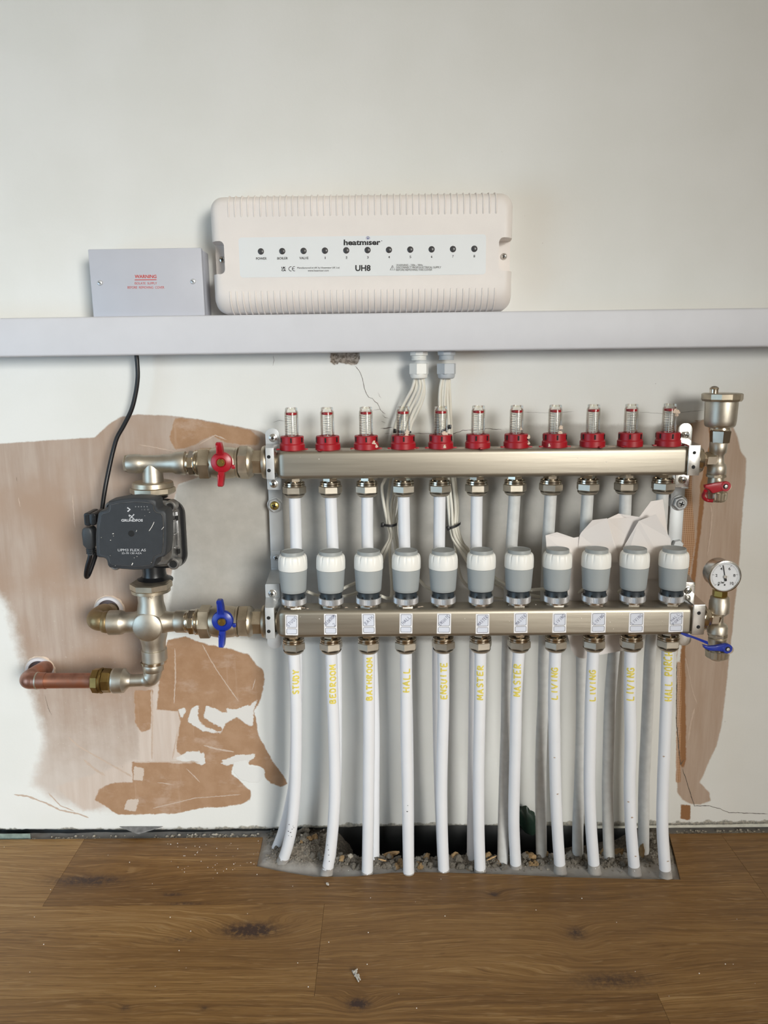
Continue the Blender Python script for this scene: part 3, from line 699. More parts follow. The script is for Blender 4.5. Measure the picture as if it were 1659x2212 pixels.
# loose green film bulging out beside the seventh pipe
bm = nb(); t = bmesh.new(); bmesh.ops.create_uvsphere(t, u_segments=24, v_segments=16, radius=1)
ca = P(1140, 1772, -0.010)
for v in t.verts:
    k = 1 + 0.25*mnoise.noise(v.co*2.1)
    v.co = Vector((v.co.x*0.017*k, v.co.y*0.007*k, v.co.z*0.021*k - v.co.x*0.014)) + ca
merge(bm, t)
o = obj('film_scrap', bm, 'greenfilm'); tag(o, 'crumpled dark green plastic film bulging out between the right MASTER and left LIVING pipes', 'plastic film')

def rotY(bm, c, deg):
    bmesh.ops.rotate(bm, cent=c, matrix=Matrix.Rotation(math.radians(-deg), 3, 'Y'), verts=bm.verts)
def cut(o, cutters):
    """carve recesses: cutters are closed meshes in world space"""
    c = bpy.data.meshes.new('c'); b = nb()
    for k in cutters: merge(b, k)
    bmesh.ops.recalc_face_normals(b, faces=b.faces); bmesh.ops.translate(b, verts=b.verts, vec=-org(o)); b.to_mesh(c); b.free()
    co = bpy.data.objects.new('c', c); COL.objects.link(co); co.parent = o
    md = o.modifiers.new('b', 'BOOLEAN'); md.object = co; md.operation = 'DIFFERENCE'; md.solver = 'EXACT'
    dg = bpy.context.evaluated_depsgraph_get(); nm = bpy.data.meshes.new_from_object(o.evaluated_get(dg))
    o.modifiers.clear(); old = o.data; o.data = nm; nm.name = o.name
    bpy.data.objects.remove(co); bpy.data.meshes.remove(c); bpy.data.meshes.remove(old)
    o.data.shade_smooth(); o.data.set_sharp_from_angle(angle=math.radians(32))

# ------------------------------------------------------------------ trunking along the wall
YT = -0.052
a, b = P(-10, 687, YT), P(1669, 664.5, YT); a2, b2 = P(-10, 772, YT), P(1669, 748, YT)
ux = (b-a).normalized(); ht = ((a.z-a2.z)+(b.z-b2.z))/2; mid = (a+b+a2+b2)/4
def trunk(xl, xr):
    bm = nb(); z1, z0 = ht/2, -ht/2
    sec = [(0, z0), (YT+.003, z0), (YT+.0012, z0+.0006), (YT+.0004, z0+.0016), (YT, z0+.003), (YT, z1-.003), (YT+.0004, z1-.0016), (YT+.0012, z1-.0006), (YT+.003, z1), (0, z1)]
    loft(bm, [[Vector((xx, y, mid.z + z + (xx-mid.x)*ux.z/ux.x)) for y, z in sec] for xx in (xl, xr)])
    return bm
t = thing('cable_trunking', 'long white plastic cable trunking running the full width across the wall', 'cable trunking', (0, 0, mid.z))
obj('cover', trunk(-2.2, 2.2), 'pvc', t, ang=50)

# ------------------------------------------------------------------ small grey junction box
YJ = -0.047
t = thing('junction_box', 'small grey junction box with red warning print standing on the left of the trunking', 'junction box', P(320, 684, -0.02))
f = [P(191.5, 538.5, YJ), P(433, 535, YJ), P(443.5, 682.5, YJ), P(199.5, 684, YJ)]
c = sum(f, Vector())/4; wj = ((f[1]-f[0]).length + (f[2]-f[3]).length)/2; hj = ((f[0]-f[3]).length + (f[1]-f[2]).length)/2
ang = math.degrees(math.atan2(f[1].z-f[0].z, f[1].x-f[0].x))
bm = nb(); rbox(bm, (c.x, -0.018, c.z-.0002), (wj-.002, .036, hj-.0015), .0015); rotY(bm, (c.x, 0, c.z), ang); obj('body', bm, 'boxgrey', t)
bm = nb(); rbox(bm, (c.x, (YJ-.038)/2, c.z), (wj, -.038-YJ, hj), .0012); rotY(bm, (c.x, 0, c.z), ang); lid = obj('lid', bm, 'boxgrey', t)
for px, py in ((216, 611), (417, 608)):
    h, s = nb(), nb(); k = P(px, py, YJ)
    screw_head(h, s, k + Vector((0, 0.0002, 0)), .0034, cross=False); hd = obj('screw', h, 'zinc', t); obj('slot', s, 'darkhole', hd)
bm = nb()
text_bm(bm, 'WARNING', 291, 593.5, 338, 601, YJ-.0001, bold=.02); hx = P(291, 604.6, YJ-.0002); hy = P(338, 604.3, YJ-.0002); rbox(bm, (hx+hy)/2, (hy.x-hx.x, .0002, .0009))
text_bm(bm, 'ISOLATE  SUPPLY', 291, 609.5, 339, 614.5, YJ-.0001); text_bm(bm, 'BEFORE  REMOVING  COVER', 275.5, 618.3, 355, 623.5, YJ-.0001)
obj('warning_lettering', bm, 'red_ink', t, smooth=False)

# ------------------------------------------------------------------ wiring centre
YH = -0.060
t = thing('wiring_centre', 'large cream heating wiring centre with ribbed edges and a row of dark indicators', 'wiring centre', P(783, 678, -0.03))
x0, x1 = P(459.5, 560, YH+.02).x, P(1107, 550, YH+.02).x; z1, z0 = P(783, 417.5, YH+.01).z, P(783, 678.5, YH+.02).z
hrot = math.degrees(math.atan2(ux.z, ux.x)); z0 = mid.z + ht/2 + ((x0+x1)/2-mid.x)*ux.z/ux.x + .0006
ch = Vector(((x0+x1)/2, 0, (z0+z1)/2))
loops = []
for y, s_, tp, bt, r in ((0, 0, 0, 0, .016), (-.036, .0012, .001, .001, .016), (-.047, .0022, .002, .004, .016), (-.053, .0042, .0040, .009, .016), (-.0575, .0075, .0075, .0145, .016), (-.0594, .0105, .0105, .0195, .015), (YH, .0145, .0145, .025, .014)):
    loops.append([Vector((x, y, z)) for x, z in rrect(x0+s_, x1-s_, z0+bt, z1-tp, r, 8)])
bm = nb(); loft(bm, loops); rotY(bm, ch, hrot); cover = obj('cover', bm, 'cream', t, ang=40)
cs = []
for px0, px1, py0, py1 in ((430, 486.5, 521, 592), (1078.5, 1140, 512.5, 584.5)):
    A, B = P(px0, py0, YH), P(px1, py1, YH); k = nb(); prism(k, rrect(A.x, B.x, B.z, A.z, .006), -.09, -.024); cs.append(k)
cut(cover, cs)
bm = nb(); bm2 = nb(); dz = math.radians(hrot)
def hp(x, z, y=YH): return Vector((ch.x + (x-ch.x) - (z-ch.z)*-math.sin(dz)*0, y, z + (x-ch.x)*math.sin(dz)))
for i in range(43):
    xt = P(492.6 + 13.79*i, 440, YH).x; xb = P(497.6 + 13.6*i, 650, YH).x
    zt, zt2 = P(783, 463.5, YH).z, z1
    tube(bm, [hp(xt, zt-.0004, YH+.0006), hp(xt, zt, YH), hp(xt, zt2-.0145, YH), hp(xt, zt2-.0105, YH+.0006), hp(xt, zt2-.0075, YH+.0025), hp(xt, zt2-.0040, YH+.007), hp(xt, zt2-.0014, YH+.013), hp(xt, zt2-.0006, YH+.024)], .0011, 8)
    zb, zb2 = P(783, 627, YH).z, z0
    tube(bm2, [hp(xb, zb+.0004, YH+.0006), hp(xb, zb, YH), hp(xb, zb2+.025, YH), hp(xb, zb2+.0195, YH+.0006), hp(xb, zb2+.0145, YH+.0025), hp(xb, zb2+.009, YH+.007), hp(xb, zb2+.004, YH+.013), hp(xb, zb2+.001, YH+.024)], .0011, 8)
obj('upper_rib_moulding', bm, 'cream', t, ang=60); obj('lower_rib_moulding', bm2, 'cream', t, ang=60)
YPl = YH-.0004
q = [P(515, 513.5, YPl), P(1050.5, 506, YPl), P(1050.5, 592, YPl), P(517, 600, YPl)]
bm = nb(); qc = sum(q, Vector())/4; prism(bm, rrect(qc.x-(q[1]-q[0]).length/2, qc.x+(q[1]-q[0]).length/2, qc.z-(q[0]-q[3]).length/2, qc.z+(q[0]-q[3]).length/2, .004), YPl, YH+.0003); rotY(bm, qc, hrot)
plate = obj('front_plate', bm, 'platewhite', t, smooth=False)
for i in range(11):
    k = P(563.5 + 46.1*i, 543.2 - 0.57*i, YPl); bm = nb()
    lathe(bm, [(.0040, 0), (.0040, .0004), (.0036, .0008), (.0018, .0013), (0, .0015)], k + Vector((0, .0003, 0)), (0, -1, 0), 24); obj('indicator_light', bm, 'led_dark', t)
for px, py in ((480.5, 561), (1088.5, 554)):
    h, s = nb(), nb(); screw_head(h, s, P(px, py, -.0245), .0042); hd = obj('screw', h, 'chrome', t); obj('slot', s, 'darkhole', hd)
YX = YPl-.0002; SL = .0125
bm = nb()
for i, (s_, hw) in enumerate((('POWER', 11.5), ('BOILER', 11.5), ('VALVE', 9.8), ('1', .75), ('2', 1.7), ('3', 1.7), ('4', 1.7), ('5', 1.7), ('6', 1.7), ('7', 1.7), ('8', 1.7))):
    cx, cy = 564.5 + 46.0*i, 558.6 - 0.52*i; text_bm(bm, s_, cx-hw, cy-2.6, cx+hw, cy+2.6, YX, bold=.012, sl=SL)
obj('indicator_lettering', bm, 'black_ink', plate, smooth=False); bm = nb()
text_bm(bm, 'heatmıser', 742.5, 517.6, 822, 530, YX, bold=.032, sl=SL*.7)
lathe(bm, [(.00055, 0), (.00055, .0001)], P(824.6, 520.3, YX), (0, -1, 0), 10)
obj('brand_lettering', bm, 'black_ink', plate, smooth=False); bm = nb()
text_bm(bm, 'UH8', 767.5, 572.5, 800.5, 585.8, YX, bold=.03, sl=SL*.6)
obj('type_lettering', bm, 'black_ink', plate, smooth=False); bm = nb()
text_bm(bm, 'UK', 608, 576.2, 617.5, 580.6, YX, bold=.05); text_bm(bm, 'CA', 608, 581.4, 617.8, 585.8, YX, bold=.05)
def arc(cx, cy, r, a0, a1, w_, y=YX, bar=False):
    pts = []
    for k in range(17):
        a = math.radians(a0 + (a1-a0)*k/16); pts.append(P(cx + r*math.cos(a), cy - r*math.sin(a), y))
    ribbon(bm, pts, w_, Vector((0, -1, 0)))
arc(628.5, 580.8, 4.6, 75, 285, .0007); arc(636, 580.6, 4.6, 75, 285, .0007); ribbon(bm, [P(631.6, 580.6, YX), P(636, 580.6, YX)], .0007, Vector((0, -1, 0)))
obj('approval_marks', bm, 'black_ink', plate, smooth=False); bm = nb()
text_bm(bm, 'Manufactured in UK by Heatmiser UK Ltd', 642, 576.5, 733, 581.5, YX, sl=SL*.3); text_bm(bm, 'www.heatmiser.com', 665, 582.3, 710, 586.5, YX, sl=SL*.3)
obj('maker_lettering', bm, 'black_ink', plate, smooth=False); bm = nb()
tri = [P(848, 573.4, YX), P(842.8, 583.3, YX), P(853.4, 583.1, YX), P(848, 573.4, YX), P(842.8, 583.3, YX)]; ribbon(bm, tri, .0006, Vector((0, -1, 0)))
ribbon(bm, [P(848, 576.5, YX), P(848, 580.3, YX)], .0005, Vector((0, -1, 0))); ribbon(bm, [P(848, 581.2, YX), P(848, 582, YX)], .0005, Vector((0, -1, 0)))
for s_, xe, yy in (('WARNING - 230v - 50Hz', 913.5, 572.7), ('DISCONNECT FROM ELECTRICAL SUPPLY', 953, 577.8), ('BEFORE REMOVING THIS COVER', 933.5, 583.0)): text_bm(bm, s_, 856, yy-2.1, xe, yy+2.1, YX, sl=SL*.3)
obj('warning_print', bm, 'black_ink', plate, smooth=False)
bm = nb(); arc(794.8, 514.6, 3.6, -40, 220, .0005); ribbon(bm, [P(794.8, 517, YX), P(793.6, 515.2, YX), P(794.8, 512.6, YX), P(796, 515.2, YX), P(794.8, 517, YX)], .0009, Vector((0, -1, 0)))
obj('blue_flame_emblem', bm, 'blue_ink', plate, smooth=False)

# ------------------------------------------------------------------ the two cable glands under the trunking
YG = -0.027
for px, yt, mt, lab in ((905, 766, 'glandwhite', 'white cable gland under the trunking, left of the two'), (964.5, 764.5, 'glandgrey', 'grey cable gland under the trunking, right of the two')):
    c = P(px, yt, YG); k = mpp(px, 790, YG); t = thing('cable_gland', lab, 'cable gland', P(px, 818, YG), 'cable glands under the trunking')
    ztop = mid.z - ht/2 + (c.x-mid.x)*ux.z/ux.x
    bm = nb(); lathe(bm, [(19*k, ztop-.0052), (20*k, ztop-.0046), (20*k, ztop-.0004), (19*k, ztop)], (c.x, YG, 0), segs=8, start=PI/8); obj('flange', bm, mt, t, ang=20)
    bm = nb(); pr = []
    for i in range(4): pr += [(15.4*k, -.0052-.0016*i), (16.2*k, -.0058-.0016*i), (16.2*k, -.0064-.0016*i), (15.4*k, -.0068-.0016*i)]
    lathe(bm, [(r, ztop+h) for r, h in pr[::-1]], (c.x, YG, 0), segs=32); obj('threaded_neck', bm, mt, t)
    bm = nb(); zh = P(px, 785, YG).z; zl = P(px, 808, YG).z; ze = P(px, 818, YG).z
    lathe(bm, [(20*k, zl-.0006), (21.5*k, zl+.0006), (21.5*k, zh-.0006), (20*k, zh)], (c.x, YG, 0), segs=6, start=0.26); obj('hex_body', bm, mt, t, ang=20)
    bm = nb(); lathe(bm, [(9*k, ze+.0005), (14*k, ze), (17*k, ze+.0010), (18.4*k, ze+.003), (18.6*k, zl+.0006)], (c.x, YG, 0), segs=32); obj('dome_nut', bm, mt, t)
    bm = nb(); lathe(bm, [(8.5*k, ze-.0002), (8.5*k, ze+.0008)], (c.x, YG, 0), segs=24); obj('cable_seal', bm, 'darkneck', t)

# ------------------------------------------------------------------ manifold bars
YU, YL = -0.060, -0.105
BH, BD = 0.0385, 0.038
def bar(name, lab, pl, pr, Y):
    a, b = P(pl[0], pl[1], Y), P(pr[0], pr[1], Y); L = (b-a).length; c = (a+b)/2
    sec = lambda ex, s_: [(y, z) for y, z in rrect(-BD/2+ex, BD/2-ex, -BH/2+ex, BH/2-ex, max(.0062-ex*.25, .002), 6)]
    bm = nb(); loops = []
    for x, ex in ((-L/2, .0135), (-L/2+.0008, .0095), (-L/2+.0024, .0058), (-L/2+.0052, .0026), (-L/2+.009, .0008), (-L/2+.014, 0), (L/2-.014, 0), (L/2-.009, .0008), (L/2-.0052, .0026), (L/2-.0024, .0058), (L/2-.0008, .0095), (L/2, .0135)):
        loops.append([Vector((x, y, z)) for y, z in sec(ex, 0)])
    loft(bm, loops); rot = Matrix.Rotation(-math.atan2(b.z-a.z, b.x-a.x), 3, 'Y')
    bmesh.ops.rotate(bm, cent=(0, 0, 0), matrix=rot, verts=bm.verts); bmesh.ops.translate(bm, vec=c, verts=bm.verts)
    t = thing(name, lab, 'manifold bar', c - Vector((0, 0, BH/2)))
    obj('steel_body', bm, 'steel', t, ang=40)
    return t, a, b
UB, ua, ub = bar('manifold_bar', 'upper brushed steel manifold bar carrying the red flow meters', (596.5, 1002), (1488, 992.5), YU)
LB, la, lb = bar('manifold_bar', 'lower brushed steel manifold bar with white zone stickers', (596.5, 1340), (1497.5, 1332.5), YL)
def zbar(x, a, b): return a.z + (x-a.x)*(b.z-a.z)/(b.x-a.x)
# dried plaster splashes on the bars
def splash(bm, p, r, n, seed):
    rs = random.Random(seed); pts = []
    m_ = 11
    for i in range(m_):
        a = 2*PI*i/m_; rr = r*rs.uniform(.55, 1.15); pts.append((a, rr))
    n = Vector(n).normalized(); u = n.cross(Vector((0, 1, 0))) if abs(n.y) < .9 else n.cross(Vector((0, 0, 1))); u.normalize(); v = n.cross(u)
    o_ = [bm.verts.new(p + u*math.cos(a)*rr + v*math.sin(a)*rr*.6) for a, rr in pts]; i_ = [bm.verts.new(p + n*.0005 + u*math.cos(a)*rr*.6 + v*math.sin(a)*rr*.36) for a, rr in pts]
    for i in range(m_):
        j = (i+1) % m_; bm.faces.new((o_[i], o_[j], i_[j], i_[i]))
    bm.faces.new(i_)
for T_, a, b, Yb, spots in ((UB, ua, ub, YU, [(692, .004), (766, .005), (778, .003), (792, .0045), (884, .004), (895, .003), (957, .0035), (976, .004), (996, .006), (1046, .003), (1080, .004), (1200, .003), (1240, .003), (1320, .005), (1330, .002)]),
                      (LB, la, lb, YL, [(632, .0022), (648, .006), (656, .0025), (718, .0062), (748, .003), (770, .0022), (664, .002), (868, .003), (905, .003), (912, .0025), (965, .003), (1047, .003), (1300, .003), (1450, .005)])):
    bm = nb()
    for i, (px, r) in enumerate(spots):
        x = P(px, 975 if T_ is UB else 1314, Yb-.012).x; rs = random.Random(i*3+1); yy = Yb - rs.uniform(.004, .0125); z = zbar(x, a, b)+BH/2
        if yy < Yb-.0102: z -= .0006
        splash(bm, Vector((x, yy, z-.0001)), r, (0, -.15, 1), i+px)
    obj('plaster_splashes', bm, 'plaster_bit', T_, ang=60)
    bm = nb(); rs = random.Random(77)
    for i in range(26 if T_ is LB else 14):
        x = a.x + .02 + (b.x-a.x-.04)*rs.random(); splash(bm, Vector((x, Yb-BD/2+.00004, zbar(x, a, b)+rs.uniform(-.012, .012))) if i % 3 else Vector((x, Yb+rs.uniform(-.01, .008), zbar(x, a, b)+BH/2)), rs.uniform(.0004, .0011), (0, -1, 0) if i % 3 else (0, 0, 1), i)
    obj('paint_flecks', bm, 'whitefleck', T_, ang=60)

ROOMS = ['STUDY', 'BEDROOM', 'BATHROOM', 'HALL', 'ENSUITE', 'MASTER', 'MASTER', 'LIVING', 'LIVING', 'LIVING', 'HALL PORCH']
WHO = ['STUDY', 'BEDROOM', 'BATHROOM', 'HALL', 'ENSUITE', 'left MASTER', 'right MASTER', 'left LIVING', 'middle LIVING', 'right LIVING', 'HALL PORCH']
FIT_U = [636, 714, 793, 872, 950, 1030, 1112, 1190, 1270, 1352, 1432]
FLOW = [631, 708, 791, 871, 952, 1032, 1115, 1198, 1280, 1361, 1443]
FIT_L = [634.5, 715, 796.5, 877, 957.5, 1038, 1121, 1200, 1282, 1363, 1443]
ACT = [635, 715, 796, 876.5, 957, 1038, 1119, 1201, 1284, 1366, 1450]

# ------------------------------------------------------------------ flow meters
k = mpp(631, 950, YU)
def make_flow(loc):
    t = thing('flow_meter', '', 'flow meter', (0, 0, 0), 'flow meters on the upper bar')
    bm = nb(); ri = lambda i, kk: 1.0 if (i % 6) else 0.965
    lathe(bm, [(.0163, 0), (.0168, .0006), (.0168, .0076), (.0158, .0088), (.0156, .0090), (.0156, .0178), (.0150, .0186), (.0112, .0186), (.0108, .0150), (.0090, .0150)], (0, 0, 0), segs=48, cap=False); rb = obj('red_collar', bm, 'red', t, ang=30)
    bm = nb()
    for i in range(6):
        a = 2*PI*i/6 + .55
        rbox(bm, (.0156*math.cos(a), .0156*math.sin(a), .0140), (.0016, .0019, .0062), rot=Matrix.Rotation(a, 3, 'Z'))
    obj('slot', bm, 'darkhole', rb)
    bm = nb()
    for a in (.2, PI-.2): rbox(bm, (.0185*math.cos(a), -.002, .0012), (.006, .005, .0020), .0005)
    obj('lug', bm, 'red', rb)
    bm = nb(); lathe(bm, [(.0092, .0150), (.0092, .0500), (.0088, .0512), (.0082, .0514), (.0082, .0556), (.0078, .0562), (.0064, .0562), (.0062, .0540), (0, .0538)], (0, 0, 0), segs=40, cap=False)
    lathe(bm, [(.0076, .0170), (.0076, .0500), (0, .0502)], (0, 0, 0), segs=40, cap=False) if False else None; obj('clear_tube', bm, 'clear', t)
    bm = nb(); lathe(bm, [(.0045, .0462), (.0074, .0470), (.0074, .0496), (.004, .0500), (0, .0500)], (0, 0, 0), segs=28); obj('indicator_disc', bm, 'red', t)
    bm = nb(); lathe(bm, [(.0006, .0150), (.0006, .0466)], (0, 0, 0), segs=10); obj('indicator_rod', bm, 'zinc', t)
    bm = nb(); pts = [(.0052*math.cos(a), .0052*math.sin(a), .0165 + .029*a/(2*PI*10)) for a in [2*PI*10*i/260 for i in range(261)]]; tube(bm, pts, .00028, 6); obj('spring', bm, 'zinc', t)
    bm = nb()
    for i in range(9):
        z = .0180 + i*.0034
        for s_ in range(8):
            a0 = -PI*.86 + s_*.095; a1 = a0+.095; v = [bm.verts.new((.00935*math.cos(a), .00935*math.sin(a), zz)) for a, zz in ((a0, z), (a1, z), (a1, z+.0004), (a0, z+.0004))]; bm.faces.new(v)
    obj('scale_marks', bm, 'led_dark', t)
    bm = nb(); lathe(bm, [(.0090, .0145), (.0106, .0149), (.0090, .0153)], (0, 0, 0), segs=28); obj('seal_ring', bm, 'darkhole', t)
    t.location = loc; return t
flows = []
ORD = ['leftmost', 'second', 'third', 'fourth', 'fifth', 'sixth', 'seventh', 'eighth', 'ninth', 'tenth', 'rightmost']
def frm(i): return ORD[i] if i in (0, 10) else ORD[i] + ' from the left'
for i, px in enumerate(FLOW):
    x = P(px, 950, YU).x; loc = Vector((x, YU, zbar(x, ua, ub)+BH/2-.0006)); rz = random.uniform(0, 6)
    if i == 0: t = make_flow(loc)
    else: t = dup(flows[0], loc, '', rz, (random.uniform(-.01, .01), random.uniform(-.012, .012)))
    t['label'] = f'clear flow meter with red collar on the upper bar, {frm(i)} of eleven'
    flows.append(t)
# plaster smears stuck on a few of them
for i, spots in ((2, [(.0105, -.0128, .009, .003), (.0138, -.0108, .004, .0025)]), (3, [(.005, -.0086, .022, .004), (.004, -.0112, .0188, .003)]), (4, [(.004, -.0092, .0200, .004), (.007, -.009, .0187, .003), (.004, -.0166, .003, .0025)]), (6, [(.0045, -.0084, .025, .0022), (.0150, -.0090, .014, .003), (.015, -.010, .006, .002)]), (7, [(.006, -.0074, .026, .004), (.005, -.0082, .019, .004), (-.010, -.0138, .003, .002)]), (10, [(.004, -.0080, .046, .004), (.0086, -.004, .045, .004), (.009, -.002, .041, .003)])):
    t = flows[i]; bm = nb()
    for j, (x, y, z, r) in enumerate(spots):
        for q_ in range(3): splash(bm, t.location + Vector((x, y-.0006, z + q_*.0014)), r*(1-.22*q_), (x*.6, -1, .1), j*7+i+q_)
    t.rotation_euler = (0, 0, 0); obj('plaster_smear', bm, 'plaster_bit', t, ang=60)

# ------------------------------------------------------------------ compression fittings (eleven above, eleven below)
def make_fit(loc):
    t = thing('compression_fitting', '', 'pipe fitting', (0, 0, 0), 'compression fittings under the bars')
    bm = nb(); lathe(bm, hexprof(.0105, -.0050, .0010, .0006), (0, 0, 0), segs=6, start=.35); lathe(bm, [(.0085, -.0078), (.0088, -.0072), (.0088, -.0050)], (0, 0, 0), segs=36); obj('nipple', bm, 'nickel', t, ang=25)
    bm = nb(); lathe(bm, [(.0128, -.0086), (.0142, -.0082), (.0142, -.0063), (.0136, -.0056), (.0118, -.0056), (.0118, -.0072), (.0086, -.0074)], (0, 0, 0), segs=44, cap=False); lathe(bm, [(.0126, -.0112), (.0145, -.0108), (.0145, -.0090), (.0126, -.0086)], (0, 0, 0), segs=44); obj('collar_ring', bm, 'nickel', t)
    bm = nb(); hx = lambda r: r
    lathe(bm, [(.0130, -.0234), (.0155, -.0208), (.0160, -.0200), (.0160, -.0122), (.0150, -.0112)], (0, 0, 0), segs=6); lathe(bm, [(.0092, -.0268), (.0108, -.0266), (.0132, -.0246), (.0139, -.0226)], (0, 0, 0), segs=44, cap=False); obj('hex_nut', bm, 'castnickel', t, ang=25)
    bm = nb(); lathe(bm, [(.0078, -.0255), (.0094, -.0267)], (0, 0, 0), segs=36, cap=False); obj('inner_seal', bm, 'darkhole', t)
    t.location = loc; return t
fits = []; fit_loc = {}
for row, (xs, py, a, b, Yb, nm) in enumerate(((FIT_U, 1055, ua, ub, YU, 'upper'), (FIT_L, 1395, la, lb, YL, 'lower'))):
    for i, px in enumerate(xs):
        x = P(px, py, Yb).x; loc = Vector((x, Yb, zbar(x, a, b)-BH/2)); fit_loc[(row, i)] = loc
        if not fits: t = make_fit(loc)
        else: t = dup(fits[0], loc, '', random.uniform(0, 6), (random.uniform(-.008, .008), random.uniform(-.008, .008)))
        t['label'] = f'nickel compression fitting under the {nm} bar, {frm(i)} of its row'
        t['group'] = f'compression fittings under the {nm} bar'; fits.append(t)

# ------------------------------------------------------------------ white heating pipes
RP = 0.0081
def pipe_pts(top, px, Y0, Y1, zend=None):
    """top = fitting position; then (pixel x, pixel y) down; depth goes from Y0 to Y1"""
    out = [top + Vector((0, 0, -.010)), top + Vector((0, 0, -.027))]; n = len(px); Y1 = G(px[-1][0], px[-1][1], -.001).y
    for k_, (x, y) in enumerate(px):
        out.append(P(x, y, Y0 + (Y1-Y0)*((k_+1)/n)**1.5))
    return spline(out, 14)
FRONT = [[(639, 1500), (640, 1560), (639.5, 1640), (638, 1700), (632, 1775), (622, 1825), (610, 1862)], [(718, 1500), (720.5, 1560), (723, 1660), (722.5, 1730), (719, 1790), (713, 1845), (706, 1886)], [(797, 1500), (797, 1600), (796, 1700), (795, 1800), (793.5, 1884)],
         [(877.5, 1500), (878, 1600), (880, 1700), (881.5, 1800), (882.8, 1886)], [(958, 1500), (957, 1560), (955, 1640), (954, 1720), (955.5, 1800), (958.5, 1880)], [(1037, 1500), (1035, 1600), (1034, 1690), (1034.5, 1790), (1037, 1878)],
         [(1115.5, 1500), (1113.5, 1600), (1111, 1700), (1110, 1780), (1114, 1868)], [(1197, 1500), (1198, 1600), (1200, 1700), (1204.5, 1800), (1210, 1880)], [(1277, 1500), (1274.5, 1600), (1273.5, 1700), (1277, 1790), (1284, 1880)],
         [(1360.5, 1500), (1362, 1600), (1360, 1700), (1363, 1790), (1371, 1884)], [(1440, 1500), (1436, 1600), (1432, 1700), (1431, 1790), (1438, 1893)]]
BACKP = [[(640, 1185), (640, 1300), (641, 1450), (640, 1560), (636, 1680), (625, 1745), (612, 1795), (598, 1832)], [(719, 1185), (722, 1300), (726, 1415), (727, 1560), (726, 1680), (721, 1770), (714, 1850)], [(794, 1185), (799, 1300), (803, 1415), (808, 1560), (808, 1700), (808, 1852)],
         [(874, 1185), (876, 1300), (877, 1420), (880, 1560), (882, 1700), (883, 1850)], [(948.5, 1185), (947.5, 1300), (946, 1415), (947, 1560), (950, 1700), (956, 1850)], [(1028.5, 1185), (1027.5, 1300), (1026, 1415), (1024, 1560), (1022, 1700), (1020, 1852)],
         [(1105, 1180), (1100, 1300), (1096, 1415), (1094, 1560), (1091, 1650), (1088, 1750), (1086, 1858)], [(1185, 1150), (1181, 1250), (1175, 1415), (1174, 1500), (1169.5, 1600), (1168, 1700), (1169.5, 1845)], [(1265, 1150), (1260, 1280), (1257, 1415), (1257, 1500), (1255.5, 1600), (1252, 1700), (1248.5, 1780), (1248, 1846)],
         [(1350, 1110), (1343, 1250), (1327, 1400), (1318.5, 1500), (1315, 1600), (1312.5, 1700), (1314, 1800), (1316, 1850)], [(1427, 1150), (1418, 1280), (1405, 1400), (1400, 1500), (1395.5, 1600), (1391, 1700), (1390, 1840)]]
MARK = [(1502, 1447, 632, 645), (1522, 1436, 712.5, 725), (1515, 1420, 792, 804), (1497, 1443, 871, 885), (1513, 1431, 952, 965), (1514, 1436, 1031.5, 1044), (1507, 1433, 1111, 1125), (1513, 1441, 1192, 1204.5), (1517, 1446, 1274.5, 1287), (1516, 1441, 1355.5, 1370), (1515, 1407, 1436.5, 1452)]
